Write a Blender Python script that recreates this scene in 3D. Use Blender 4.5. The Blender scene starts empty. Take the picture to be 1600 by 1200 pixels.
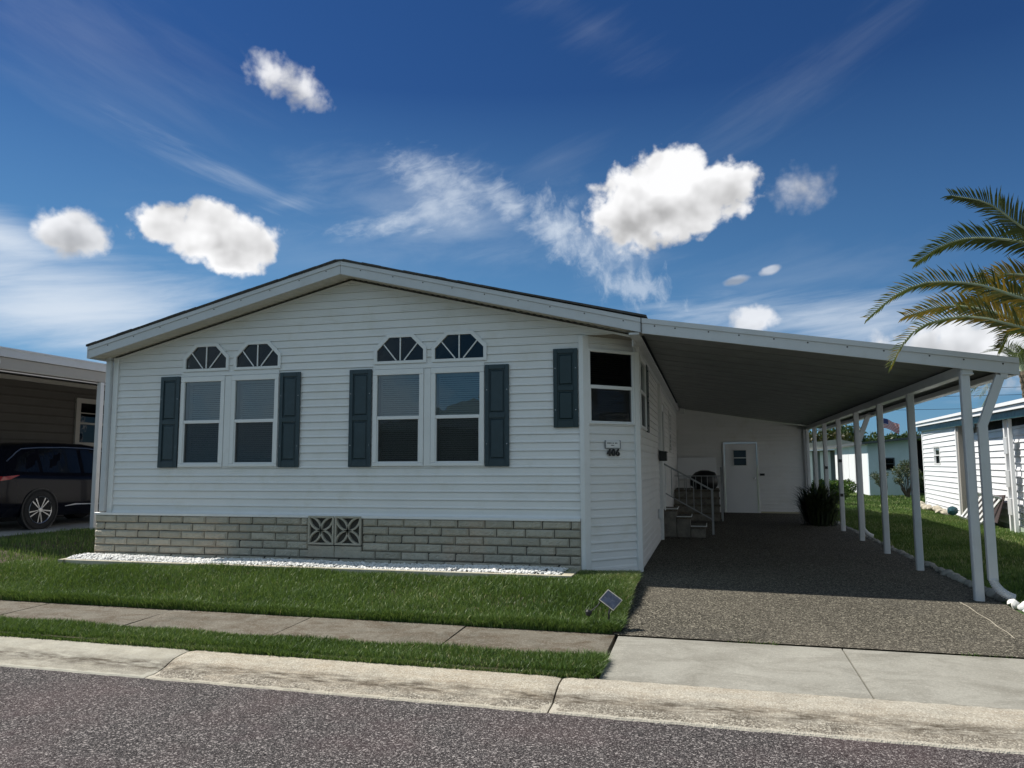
import bpy, math, random
import numpy as np
from mathutils import Vector, Matrix
random.seed(7); rng = np.random.default_rng(7)
R = math.radians
scn = bpy.context.scene
COL = scn.collection
PI = math.pi

# ------------------------------------------------------------------ camera
cam_d = bpy.data.cameras.new('camera'); cam = bpy.data.objects.new('camera', cam_d); COL.objects.link(cam)
scn.camera = cam
cam_d.sensor_width = 36; cam_d.lens = 36*1185.72/1600; cam_d.clip_end = 3000; cam_d.clip_start = .05
def cam_axes(yaw, pitch, roll):
    cy, sy, cp, sp = math.cos(yaw), math.sin(yaw), math.cos(pitch), math.sin(pitch)
    f = Vector((sy*cp, cy*cp, sp)); r = Vector((cy, -sy, 0)); u = r.cross(f)
    c, s = math.cos(roll), math.sin(roll)
    return c*r+s*u, -s*r+c*u, f
cr, cu, cf = cam_axes(R(-14.3856), R(6.0950), R(-.2396))
cam.matrix_world = Matrix(((cr.x, cu.x, -cf.x, 0), (cr.y, cu.y, -cf.y, 0), (cr.z, cu.z, -cf.z, 1.27), (0, 0, 0, 1)))

# ------------------------------------------------------------------ light
SUN_DIR = Vector((-.80, .028, 1.0)).normalized()          # towards the sun
sd = bpy.data.lights.new('sun', 'SUN'); sun = bpy.data.objects.new('sun', sd); COL.objects.link(sun)
sd.energy = 5.0; sd.angle = R(.5); sd.color = (1.0, .95, .87)
sun.rotation_euler = SUN_DIR.to_track_quat('Z', 'Y').to_euler(); sun.location = (-20, 0, 25)
scn.cycles.diffuse_bounces = 2; scn.cycles.max_bounces = 8; scn.cycles.transparent_max_bounces = 12
scn.view_settings.view_transform = 'Standard'; scn.view_settings.look = 'None'
scn.view_settings.exposure = 0.36; scn.view_settings.gamma = 1

# ------------------------------------------------------------------ node helpers
class NT:
    def __init__(s, tree): s.t = tree; s.n = tree.nodes; s.l = tree.links
    def set(s, sock, v):
        if isinstance(v, bpy.types.NodeSocket): s.l.new(v, sock)
        elif v is not None:
            if sock.type == 'RGBA' and not hasattr(v, '__len__'): v = (v, v, v, 1)
            if sock.type == 'RGBA' and len(v) == 3: v = (*v, 1)
            sock.default_value = v
    def math(s, op, a, b=None, c=None, clamp=False):
        n = s.n.new('ShaderNodeMath'); n.operation = op; n.use_clamp = clamp
        for i, v in enumerate((a, b, c)):
            if v is not None: s.set(n.inputs[i], v)
        return n.outputs[0]
    def noise(s, vec, scale, detail=4, rough=.5, dist=0, out='Fac'):
        n = s.n.new('ShaderNodeTexNoise'); s.set(n.inputs['Vector'], vec)
        s.set(n.inputs['Scale'], scale); n.inputs['Detail'].default_value = detail
        n.inputs['Roughness'].default_value = rough; n.inputs['Distortion'].default_value = dist
        return n.outputs[out]
    def voro(s, vec, scale, feature='F1', out='Distance', rand=1):
        n = s.n.new('ShaderNodeTexVoronoi'); n.feature = feature; s.set(n.inputs['Vector'], vec)
        s.set(n.inputs['Scale'], scale); n.inputs['Randomness'].default_value = rand
        return n.outputs[out]
    def ramp(s, fac, stops, mode='LINEAR'):
        n = s.n.new('ShaderNodeValToRGB'); n.color_ramp.interpolation = mode; e = n.color_ramp.elements
        while len(e) < len(stops): e.new(.5)
        for el, (p, c) in zip(e, stops):
            el.position = p; el.color = (c, c, c, 1) if not hasattr(c, '__len__') else (*c, 1)[:4]
        s.set(n.inputs[0], fac); return n.outputs[0]
    def mix(s, fac, a, b, mode='MIX'):
        n = s.n.new('ShaderNodeMix'); n.data_type = 'RGBA'; n.blend_type = mode; n.clamp_factor = True
        s.set(n.inputs[0], fac); s.set(n.inputs[6], a); s.set(n.inputs[7], b); return n.outputs[2]
    def mapr(s, v, a, b, c=0, d=1, smooth=False):
        n = s.n.new('ShaderNodeMapRange'); n.clamp = True
        if smooth: n.interpolation_type = 'SMOOTHSTEP'
        for i, x in enumerate((v, a, b, c, d)): s.set(n.inputs[i], x)
        return n.outputs[0]
    def vmul(s, v, k):
        n = s.n.new('ShaderNodeVectorMath'); n.operation = 'MULTIPLY'; s.set(n.inputs[0], v); n.inputs[1].default_value = k
        return n.outputs[0]
    def vadd(s, v, k):
        n = s.n.new('ShaderNodeVectorMath'); n.operation = 'ADD'; s.set(n.inputs[0], v); s.set(n.inputs[1], k)
        return n.outputs[0]
    def sep(s, v):
        n = s.n.new('ShaderNodeSeparateXYZ'); s.set(n.inputs[0], v); return n.outputs
    def comb(s, x, y, z):
        n = s.n.new('ShaderNodeCombineXYZ')
        for i, v in enumerate((x, y, z)): s.set(n.inputs[i], v)
        return n.outputs[0]
    def bump(s, h, strength, dist=.01):
        n = s.n.new('ShaderNodeBump'); n.inputs['Strength'].default_value = strength; n.inputs['Distance'].default_value = dist
        s.set(n.inputs['Height'], h); return n.outputs[0]

def newmat(name):
    m = bpy.data.materials.new(name); m.use_nodes = True; t = NT(m.node_tree)
    b = m.node_tree.nodes['Principled BSDF']; return m, t, b
def pos(t):
    g = t.n.new('ShaderNodeNewGeometry'); return g.outputs['Position']
def M(name, col, rough=.5, var=.12, scale=3.0, dirt=None, dirt_amt=0, bump=0, bscale=60, metal=0, spec=.5, coat=0, stretch=(1, 1, 1)):
    m, t, b = newmat(name); p = t.vmul(pos(t), stretch)
    n = t.noise(p, scale, 5, .6)
    c2 = tuple(max(0, c*(1-var)) for c in col); c1 = tuple(min(1, c*(1+var)) for c in col)
    c = t.ramp(n, ((.3, c2), (.7, c1)))
    if dirt: c = t.mix(t.mapr(t.noise(p, scale*1.7+1, 6, .65), .52, .75, 0, dirt_amt), c, dirt)
    t.set(b.inputs['Base Color'], c)
    t.set(b.inputs['Roughness'], t.mapr(t.noise(p, scale*3, 3), .3, .7, max(0, rough-.06), min(1, rough+.06)))
    b.inputs['Metallic'].default_value = metal; b.inputs['Specular IOR Level'].default_value = spec
    b.inputs['Coat Weight'].default_value = coat
    if bump: t.set(b.inputs['Normal'], t.bump(t.noise(p, bscale, 4, .6), bump, .01))
    return m

# ------------------------------------------------------------------ world: sky + clouds
W = bpy.data.worlds.new('World'); scn.world = W; W.use_nodes = True
wt = NT(W.node_tree); bg = W.node_tree.nodes['Background']
sky = wt.n.new('ShaderNodeTexSky'); sky.sky_type = 'NISHITA'; sky.sun_disc = False
sky.sun_elevation = math.asin(SUN_DIR.z); sky.sun_rotation = math.atan2(SUN_DIR.x, SUN_DIR.y)
sky.air_density = 1.0; sky.dust_density = .1; sky.ozone_density = 3.5; sky.altitude = 0
tc = wt.n.new('ShaderNodeTexCoord'); D = tc.outputs['Generated']
sx, sy_, sz = wt.sep(D)
az = wt.math('MULTIPLY', wt.math('ARCTAN2', sx, sy_), 180/PI)
el = wt.math('MULTIPLY', wt.math('ARCSINE', sz), 180/PI)
def blob(a0, e0, ra, re, rot=0):
    """1 at the centre, 0 on the rim, negative outside"""
    ce = math.cos(R(e0)); c, s = math.cos(R(rot)), math.sin(R(rot))
    da = wt.math('MULTIPLY', wt.math('SUBTRACT', az, a0), ce); de = wt.math('SUBTRACT', el, e0)
    u = wt.math('ADD', wt.math('MULTIPLY', da, c/ra), wt.math('MULTIPLY', de, s/ra))
    v = wt.math('ADD', wt.math('MULTIPLY', da, -s/re), wt.math('MULTIPLY', de, c/re))
    q = wt.math('SQRT', wt.math('ADD', wt.math('MULTIPLY', u, u), wt.math('MULTIPLY', v, v)))
    return wt.math('SUBTRACT', 1, q)
def bmax(bl):
    o = bl[0]
    for b in bl[1:]: o = wt.math('SMOOTH_MAX', o, b, .15)
    return o
n1 = wt.noise(D, 21, 10, .62, .12); n1b = wt.noise(wt.vadd(D, (.012, 0, -.02)), 16, 9, .58, .15)
def puff(v):
    n = wt.n.new('ShaderNodeTexVoronoi'); n.feature = 'F1'; n.inputs['Scale'].default_value = 30
    n.inputs['Detail'].default_value = 2; n.inputs['Roughness'].default_value = .55; n.inputs['Lacunarity'].default_value = 2.1; n.normalize = True; wt.set(n.inputs['Vector'], v); return n.outputs['Distance']
Dw = wt.vadd(D, wt.vmul(wt.noise(D, 30, 3, .5, 0, 'Color'), (.02, .02, .02)))
pf = puff(Dw)
n2 = wt.noise(D, 14, 3, .5, .1); n2b = wt.noise(wt.vadd(D, (.014, 0, -.026)), 14, 3, .5, .1)
billow = wt.math('ADD', wt.math('MULTIPLY', wt.math('SUBTRACT', n1, .5), .75), wt.math('MULTIPLY', wt.math('SUBTRACT', .42, pf), .85))
# heaped clouds
def cumulus(bl, amp, edge, thick=1.0):
    m = bmax([blob(*b) for b in bl])
    d = wt.math('ADD', m, wt.math('MULTIPLY', billow, amp))
    return wt.mapr(d, .02, edge, 0, thick, True), m, d
CU = [([(-2.3, 19.2, 5.7, 3.3, 6), (-4.7, 18.5, 3.0, 2.3, 0), (.9, 19.7, 2.8, 2.1, 8), (-1.6, 20.9, 2.7, 2.2, 0)], 1.25, .34, 1.0),
      ([(-36.7, 16.3, 4.4, 1.9, 3), (-39.1, 16.3, 2.1, 1.4, 0), (-34.0, 15.9, 2.3, 1.8, 0), (-36.7, 17.3, 2.4, 1.3, 0), (-34.8, 14.6, 2.0, 1.2, 0)], 1.3, .38, 1.0),
      ([(-45.3, 15.2, 2.2, 1.5, -10)], 1.4, .5, .9),
      ([(-32.4, 27.2, 2.4, 1.2, -20), (-30.3, 26.4, 1.6, 1.1, -40)], 3.2, 1.3, .85),
      ([(7.4, 19.2, 2.0, 1.3, 10)], 3.0, 1.6, .6),
      ([(3.7, 10.4, 1.7, .9, 0)], 1.7, .6, .75), ([(2.4, 13.2, 1.1, .35, 10), (4.9, 13.8, .8, .3, 15)], 1.6, .8, .5),
      ([(17.0, 7.6, 6.0, 2.0, 0), (22, 7.2, 5, 2.6, 0)], 2.0, .7, .85)]
# thin high cloud
def wisp(bl, stretch, scale, amp, lo, hi, top):
    m = bmax([blob(*b) for b in bl])
    v = wt.comb(wt.math('ADD', wt.math('MULTIPLY', az, stretch[0]), wt.math('MULTIPLY', el, stretch[1])),
                wt.math('ADD', wt.math('MULTIPLY', az, stretch[2]), wt.math('MULTIPLY', el, stretch[3])), .3)
    n = wt.noise(v, scale, 8, .60, .35)
    d = wt.math('ADD', m, wt.math('MULTIPLY', wt.math('SUBTRACT', n, .5), amp))
    return wt.mapr(d, lo, hi, 0, top, True)
WI = [wisp([(-20, 18.5, 13, 5.0, -8), (-8, 16.5, 8, 4.0, -30)], (.06, .05, -.05, .2), 2.2, 1.7, .0, 1.8, .38),
      wisp([(-30, 15, 16, 5, 0)], (.05, .02, -.04, .3), 1.8, 1.5, .0, 1.9, .14),
      wisp([(6, 13, 15, 3.4, 4), (14, 9, 14, 3.4, 0)], (.05, .02, -.05, .26), 2.3, 1.5, .1, 1.8, .15),
      wisp([(-20.5, 21.2, 4.4, 2.2, -20), (-18.6, 20.0, 3.4, 2.8, 20), (-23.5, 17.9, 5.4, .9, 12), (-20.4, 19.0, 3.0, 1.6, 35), (-14.5, 19.5, 3.6, 1.6, -35), (-11.5, 17.6, 3.0, 1.8, -40)], (.16, .10, -.14, .36), 3.0, 1.9, .0, 1.35, .6),
      wisp([(-5.4, 13.4, 4.8, 2.6, -30), (-9.8, 16.8, 6.0, 2.4, -40), (-6, 16, 3, 2, 0)], (.20, .22, -.3, .12), 2.6, 2.6, .15, 1.3, .5),
      wisp([(-45.5, 10.6, 17, 5.2, -10), (-36, 8.5, 12, 3.4, 0), (-49, 14.2, 7, 2.2, -8)], (.05, .02, -.06, .34), 2.0, 1.1, -.05, 1.15, .85),
      wisp([(8.0, 10.0, 15, 2.4, -5), (16, 7.2, 16, 3.2, 0)], (.05, .0, -.03, .4), 2.6, 1.7, .0, 1.3, .6),
      wisp([(-36.0, 20.4, 9, 1.5, -22), (-31.5, 18.7, 4, 1.1, 12)], (.07, .03, .14, .5), 2.4, 2.0, .2, 1.6, .28),
      wisp([(-8.0, 31, 8, 2.6, -28), (4, 24, 20, 3.0, 28), (-11, 22.5, 6, 1.8, 25)], (.07, -.02, -.16, .4), 1.8, 2.0, .1, 2.1, .11),
      wisp([(-45, 27, 13, 6, -20)], (.07, .02, .1, .3), 1.6, 1.6, .0, 2.0, .16)]
skyc = wt.n.new('ShaderNodeHueSaturation'); skyc.inputs['Saturation'].default_value = 1.16; skyc.inputs['Value'].default_value = 1.0
wt.l.new(sky.outputs[0], skyc.inputs['Color'])
c = wt.mix(1.0, skyc.outputs[0], (.42, .62, .88), 'MULTIPLY')
c = wt.mix(wt.math('MULTIPLY', wt.mapr(el, 27, 0, 0, .95), wt.mapr(az, 25, -30, .34, 1.0)), c, (2.3, 5.7, 9.4))      # pale moist air near the horizon
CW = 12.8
back = wt.math('MULTIPLY', wt.mapr(sy_, -.02, -.30, 0, 1, True), wt.mapr(wt.noise(D, 2.6, 5, .55, .3), .36, .52, 0, .92, True))   # broken cloud added out of view behind the camera to light the front wall
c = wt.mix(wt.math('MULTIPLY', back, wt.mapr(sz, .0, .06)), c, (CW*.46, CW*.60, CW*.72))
for w in WI: c = wt.mix(w, c, (CW*.82, CW*.90, CW*1.0))
for bl, amp, edge, th in CU:
    a, m, d = cumulus(bl, amp, edge, th)
    e0 = sum(b[1] for b in bl)/len(bl); re = max(b[3] for b in bl)
    low = wt.mapr(el, e0+re*.35, e0-re*.95, 0, 1)                     # towards the flat underside
    relief = wt.math('ADD', wt.math('MULTIPLY', wt.math('SUBTRACT', n2, n2b), 1.6), wt.math('MULTIPLY', wt.math('SUBTRACT', .40, pf), .22))
    s = wt.math('ADD', wt.math('SUBTRACT', 1.04, wt.math('MULTIPLY', low, wt.mapr(d, .05, .75, .08, .42))), relief)
    s = wt.math('MULTIPLY', wt.math('MINIMUM', wt.math('MAXIMUM', s, .50), 1.10), CW)
    colr = wt.comb(s, wt.math('MULTIPLY', s, 1.0), wt.math('MULTIPLY', s, 1.01))
    c = wt.mix(a, c, colr)
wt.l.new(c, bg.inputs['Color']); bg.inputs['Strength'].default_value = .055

# ------------------------------------------------------------------ mesh helpers
class MB:
    def __init__(s): s.v = []; s.f = []; s.smooth = False
    def add(s, vs, fs):
        o = len(s.v); s.v += [tuple(v) for v in vs]; s.f += [tuple(i+o for i in f) for f in fs]; return s
    def quad(s, a, b, c, d): return s.add((a, b, c, d), ((0, 1, 2, 3),))
    def box(s, x0, x1, y0, y1, z0, z1):
        v = [(x, y, z) for z in (z0, z1) for y in (y0, y1) for x in (x0, x1)]
        return s.add(v, ((0, 2, 3, 1), (4, 5, 7, 6), (0, 1, 5, 4), (2, 6, 7, 3), (0, 4, 6, 2), (1, 3, 7, 5)))
    def bbox(s, x0, x1, y0, y1, z0, z1, b=.004):
        """box with chamfered edges"""
        xs, ys, zs = (x0, x1), (y0, y1), (z0, z1); v = []; idx = {}
        for i in (0, 1):
            for j in (0, 1):
                for k in (0, 1):
                    sx, sy, sz = (1, -1)[i], (1, -1)[j], (1, -1)[k]
                    for ax in range(3):
                        p = [xs[i], ys[j], zs[k]]
                        for a2, sg in ((0, sx), (1, sy), (2, sz)):
                            if a2 != ax: p[a2] += sg*b
                        idx[(i, j, k, ax)] = len(v); v.append(p)
        f = []
        for ax in range(3):
            o = [a for a in range(3) if a != ax]
            for side in (0, 1):
                q = []
                for a, c_ in ((0, 0), (1, 0), (1, 1), (0, 1)):
                    key = [0, 0, 0]; key[ax] = side; key[o[0]] = a; key[o[1]] = c_; q.append(idx[(*key, ax)])
                f.append(q)
            for a in (0, 1):
                for c_ in (0, 1):
                    k0 = [0, 0, 0]; k0[o[0]] = a; k0[o[1]] = c_; k1 = list(k0); k0[ax] = 0; k1[ax] = 1
                    f.append([idx[(*k0, o[0])], idx[(*k1, o[0])], idx[(*k1, o[1])], idx[(*k0, o[1])]])
        for i in (0, 1):
            for j in (0, 1):
                for k in (0, 1): f.append([idx[(i, j, k, a)] for a in range(3)])
        return s.add(v, f)
    def bar(s, p, q, w, h=None, up=(0, 0, 1)):
        h = h or w; p = Vector(p); q = Vector(q); d = (q-p).normalized(); up = Vector(up)
        if abs(d.dot(up)) > .98: up = Vector((0, 1, 0))
        r = d.cross(up).normalized()*w/2; u = r.cross(d).normalized()*h/2
        v = [a+b*r+c_*u for a in (p, q) for b, c_ in ((-1, -1), (1, -1), (1, 1), (-1, 1))]
        return s.add(v, ((0, 3, 2, 1), (4, 5, 6, 7), (0, 1, 5, 4), (1, 2, 6, 5), (2, 3, 7, 6), (3, 0, 4, 7)))
    def tube(s, pts, r, n=8, cap=True):
        pts = [Vector(p) for p in pts]; rs = r if hasattr(r, '__len__') else [r]*len(pts); o = len(s.v); prev = None
        for i, p in enumerate(pts):
            d = (pts[min(i+1, len(pts)-1)]-pts[max(i-1, 0)]).normalized()
            if prev is None: a = d.orthogonal().normalized()
            else: a = (prev-d*prev.dot(d)).normalized()
            prev = a; b = d.cross(a)
            for k in range(n):
                t = 2*PI*k/n; s.v.append(tuple(p+(a*math.cos(t)+b*math.sin(t))*rs[i]))
        for i in range(len(pts)-1):
            for k in range(n):
                k2 = (k+1) % n; s.f.append((o+i*n+k, o+i*n+k2, o+(i+1)*n+k2, o+(i+1)*n+k))
        if cap: s.f.append(tuple(o+k for k in range(n))[::-1]); s.f.append(tuple(o+(len(pts)-1)*n+k for k in range(n)))
        return s
    def lathe(s, c, axis, prof, n=32):
        """prof: (offset along axis, radius)"""
        ax = Vector(axis).normalized(); a = ax.orthogonal().normalized(); b = ax.cross(a); o = len(s.v); c = Vector(c)
        for h, r in prof:
            for k in range(n):
                t = 2*PI*k/n; s.v.append(tuple(c+ax*h+(a*math.cos(t)+b*math.sin(t))*r))
        for i in range(len(prof)-1):
            for k in range(n):
                k2 = (k+1) % n; s.f.append((o+i*n+k, o+i*n+k2, o+(i+1)*n+k2, o+(i+1)*n+k))
        return s
    def build(s, name, mat, parent=None, smooth=False, loc=None):
        me = bpy.data.meshes.new(name)
        off = Vector(loc) if loc else Vector((0, 0, 0)); p = parent; po = Vector((0, 0, 0))
        while p: po += p.location; p = p.parent
        v = [(a[0]-off[0]-po[0], a[1]-off[1]-po[1], a[2]-off[2]-po[2]) for a in s.v] if (loc or parent) else s.v
        me.from_pydata(v, [], s.f); me.update()
        me.materials.append(mat)
        o = bpy.data.objects.new(name, me); COL.objects.link(o)
        if loc: o.location = off
        if parent: o.parent = parent
        if smooth or s.smooth:
            me.polygons.foreach_set('use_smooth', [True]*len(me.polygons))
            try: me.set_sharp_from_angle(angle=R(40))
            except Exception: pass
        return o
def tag(o, label=None, cat=None, group=None, kind=None):
    if label: o['label'] = label
    if cat: o['category'] = cat
    if group: o['group'] = group
    if kind: o['kind'] = kind
    return o
def empty(name, loc, label, cat, group=None):
    o = bpy.data.objects.new(name, None); COL.objects.link(o); o.location = loc; o.empty_display_size = .2
    return tag(o, label, cat, group)
def copy_tree(o, parent=None):
    c_ = o.copy(); COL.objects.link(c_)
    if parent: c_.parent = parent
    for ch in o.children: copy_tree(ch, c_)
    return c_
def link_copy(o, name=None):
    return copy_tree(o, o.parent)

# convex 2-D polygons
def clip(poly, a, b, c_):
    """keep a*x+b*y+c >= 0"""
    out = []
    for i, p in enumerate(poly):
        q = poly[(i+1) % len(poly)]; dp = a*p[0]+b*p[1]+c_; dq = a*q[0]+b*q[1]+c_
        if dp >= -1e-9: out.append(p)
        if (dp > 1e-9 and dq < -1e-9) or (dp < -1e-9 and dq > 1e-9):
            t = dp/(dp-dq); out.append((p[0]+t*(q[0]-p[0]), p[1]+t*(q[1]-p[1])))
    return out if len(out) > 2 else []
def edges(poly):
    ar = sum(poly[i][0]*poly[(i+1) % len(poly)][1]-poly[(i+1) % len(poly)][0]*poly[i][1] for i in range(len(poly)))
    P = poly if ar > 0 else poly[::-1]; E_ = []
    for i in range(len(P)):
        p, q = P[i], P[(i+1) % len(P)]; a, b = -(q[1]-p[1]), q[0]-p[0]; E_.append((a, b, -(a*p[0]+b*p[1])))
    return E_
def subtract(polys, hole):
    out = []
    for P in polys:
        rest = P
        for (a, b, c_) in edges(hole):
            o = clip(rest, -a, -b, -c_)
            if o and parea(o) > 1e-6: out.append(o)
            rest = clip(rest, a, b, c_)
            if not rest: break
    return out
def parea(P): return abs(sum(P[i][0]*P[(i+1) % len(P)][1]-P[(i+1) % len(P)][0]*P[i][1] for i in range(len(P))))/2
PROF = ((0, .0120), (.10, .0120), (.28, .0045), (.95, .0), (.951, -.007), (1, -.007))   # fraction up the course, stand-off: a lap with a rolled lip
def siding(mb, outline, holes, to3, z0=0, course=.1016, prof=PROF):
    """outline: list of convex polys in (s, z); to3(s, z, off) -> xyz"""
    zs = [p[1] for P in outline for p in P]; k = math.floor((min(zs)-z0)/course)
    while z0+k*course < max(zs):
        zb = z0+k*course
        for (f0, o0), (f1, o1) in zip(prof[:-1], prof[1:]):
            a, b = zb+f0*course, zb+f1*course
            ps = []
            for P in outline:
                q = clip(P, 0, 1, -a)
                if q: q = clip(q, 0, -1, b)
                if q: ps.append(q)
            for h in holes:
                hz = [p[1] for p in h]
                if min(hz) < b and max(hz) > a: ps = subtract(ps, h)
            for q in ps:
                v = [to3(p[0], p[1], o0+(o1-o0)*(p[1]-a)/(b-a)) for p in q]
                mb.add(v, (tuple(range(len(v))),))
                if f0 == 0:
                    bt = [p for p in q if abs(p[1]-a) < 1e-6]
                    if len(bt) >= 2:
                        s0, s1 = min(p[0] for p in bt), max(p[0] for p in bt)
                        e0 = min(0, prof[-1][1]); mb.quad(to3(s0, a, e0), to3(s1, a, e0), to3(s1, a, o0), to3(s0, a, o0))
        k += 1
    return mb

# ------------------------------------------------------------------ materials
m_vinyl = M('white_vinyl', (.735, .73, .715), .42, .035, 1.2, (.55, .52, .42), .35, .05, 30)
m_vinyl_top = m_vinyl
m_trim = M('white_trim', (.72, .72, .71), .38, .03, 2, (.5, .47, .4), .2, .03, 20)
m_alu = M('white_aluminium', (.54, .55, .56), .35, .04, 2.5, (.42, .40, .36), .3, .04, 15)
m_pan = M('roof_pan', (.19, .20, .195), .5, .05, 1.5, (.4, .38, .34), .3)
m_frame = M('window_frame_white', (.74, .74, .73), .35, .02, 4)
m_shut = M('shutter_slate', (.022, .042, .052), .38, .10, 6, (.07, .10, .12), .25, .12, 220, spec=.5)
m_shut2 = M('shutter_green_black', (.012, .030, .036), .38, .10, 6, None, 0, .12, 220)
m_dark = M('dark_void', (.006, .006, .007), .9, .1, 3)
m_blind = M('blind_slat', (.62, .62, .58), .5, .03, 5)
m_black = M('black_metal', (.012, .012, .013), .45, .1, 20)
m_screw = M('screw_head', (.05, .045, .04), .5, .2, 50)
m_galv = M('bare_metal', (.55, .56, .58), .25, .06, 6, metal=.9)
m_brown = M('brown_siding', (.060, .052, .044), .6, .05, 1.5)
m_beige = M('beige_trim', (.33, .31, .28), .5, .04, 2)
m_green_trim = M('green_trim', (.006, .035, .032), .4, .1, 3)
m_bluewall = M('pale_blue_stucco', (.52, .60, .64), .8, .04, 1.0, (.3, .36, .38), .25, .2, 90)
m_whitewall = M('white_panel', (.78, .79, .80), .5, .03, 1)
m_bark = M('tree_bark', (.11, .08, .055), .9, .25, 6, None, 0, .6, 30)
m_concrete = None

def glass(name, tint=(.55, .62, .62), trans=.75, rough=.0, f0=.05):
    m, t, b = newmat(name); o = m.node_tree.nodes['Material Output']
    g = t.n.new('ShaderNodeBsdfGlossy'); g.inputs['Roughness'].default_value = rough; g.inputs['Color'].default_value = (.95, .97, 1, 1)
    nz = t.bump(t.noise(pos(t), 2.2, 2), .12, .02); t.set(g.inputs['Normal'], nz)
    tr = t.n.new('ShaderNodeBsdfTransparent'); tr.inputs['Color'].default_value = (*tint, 1)
    fr = t.n.new('ShaderNodeFresnel'); fr.inputs['IOR'].default_value = 1.6
    mx = t.n.new('ShaderNodeMixShader'); fac = t.math('MULTIPLY_ADD', fr.outputs[0], 1.0, f0, True)
    t.l.new(fac, mx.inputs[0]); t.l.new(tr.outputs[0], mx.inputs[1]); t.l.new(g.outputs[0], mx.inputs[2]); t.l.new(mx.outputs[0], o.inputs[0])
    return m
m_glass = glass('window_glass')
m_glass_dark = glass('tinted_glass', (.05, .06, .08), f0=-.03)
def screen_mat():
    m, t, b = newmat('insect_screen'); o = m.node_tree.nodes['Material Output']
    tr = t.n.new('ShaderNodeBsdfTransparent'); tr.inputs['Color'].default_value = (1, 1, 1, 1)
    b.inputs['Base Color'].default_value = (.02, .022, .022, 1); b.inputs['Roughness'].default_value = .8
    mx = t.n.new('ShaderNodeMixShader'); mx.inputs[0].default_value = .52
    t.l.new(tr.outputs[0], mx.inputs[1]); t.l.new(b.outputs[0], mx.inputs[2]); t.l.new(mx.outputs[0], o.inputs[0]); return m
m_screen = screen_mat()

def aggregate(name, base, dark, light, scale, ratio_l=.22, ratio_d=.25, tint=None, stain=None, bump=.5, big=1.2):
    """stones set in a matrix"""
    m, t, b = newmat(name); p = pos(t)
    cell = t.sep(t.voro(p, scale, out='Color'))[0]; d = t.voro(p, scale)
    cell2 = t.sep(t.voro(t.vadd(p, (3.1, 1.7, .3)), scale*2.1, out='Color'))[1]
    c = t.ramp(cell, ((0, dark), (ratio_d, tuple(.7*x+.3*y for x, y in zip(base, dark))), (1-ratio_l, base), (1, light)))
    c = t.mix(t.mapr(cell2, .80, .95, 0, .7), c, light); c = t.mix(t.mapr(cell2, .22, .05, 0, .6), c, dark)
    if tint: c = t.mix(t.mapr(t.noise(p, big, 5, .6), .42, .68, 0, .45), c, t.mix(.5, c, tint))
    if stain: c = t.mix(t.mapr(t.noise(t.vadd(p, (7, 2, 0)), big*.8, 7, .65), .55, .72, 0, .55), c, stain)
    c = t.mix(t.mapr(t.noise(p, .35, 4, .5), .3, .7, 0, .22), c, t.mix(.6, c, dark))
    t.set(b.inputs['Base Color'], c); b.inputs['Roughness'].default_value = .92; b.inputs['Specular IOR Level'].default_value = .12
    h = t.math('ADD', t.math('MULTIPLY', t.mapr(d, 0, .6, 1, 0), .7), t.math('MULTIPLY', cell2, .5))
    t.set(b.inputs['Normal'], t.bump(h, bump, .006)); return m
m_asphalt = aggregate('asphalt', (.080, .074, .073), (.016, .014, .015), (.46, .42, .40), 98, .15, .42, (.16, .10, .10), (.085, .06, .065), 1.0, 1.1)
m_drive = aggregate('exposed_aggregate', (.088, .080, .064), (.012, .011, .009), (.36, .33, .26), 80, .2, .35, (.17, .15, .12), (.08, .075, .065), .7, .8)

def concrete(name, col, dark, stain, stain_amt, speck=0, scale=2.0, rough=.85, bump=.3):
    m, t, b = newmat(name); p = pos(t)
    c = t.ramp(t.noise(p, scale, 8, .68), ((.28, dark), (.5, col), (.78, tuple(min(1, x*1.18) for x in col))))
    c = t.mix(t.mapr(t.noise(t.vmul(p, (1, 1.6, 1)), scale*.9+.7, 8, .72, .6), .44, .64, 0, stain_amt), c, stain)
    c = t.mix(t.mapr(t.noise(p, 140, 3, .7), .55, .75, 0, .28), c, tuple(x*.55 for x in col))
    if speck:
        cell = t.sep(t.voro(p, 110, out='Color'))[0]
        c = t.mix(t.mapr(cell, .72, .95, 0, speck), c, (.62, .58, .50)); c = t.mix(t.mapr(cell, .25, .06, 0, speck), c, tuple(x*.35 for x in dark))
    t.set(b.inputs['Base Color'], c); b.inputs['Roughness'].default_value = rough; b.inputs['Specular IOR Level'].default_value = .3
    t.set(b.inputs['Normal'], t.bump(t.noise(p, 90, 5, .7), bump, .006)); return m
m_apron = concrete('broom_finished_concrete', (.30, .29, .25), (.235, .225, .19), (.19, .18, .15), .8, .14, 1.3, .85, .4)
m_walk = concrete('weathered_sidewalk', (.145, .130, .102), (.085, .075, .055), (.075, .052, .030), .85, .15, 2.6)
m_slab = concrete('neighbor_slab', (.36, .37, .37), (.28, .29, .29), (.2, .2, .2), .4, 0, 1.0)
m_border = concrete('cream_edging', (.50, .46, .36), (.40, .36, .27), (.3, .26, .19), .5, 0, 4)

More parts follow.
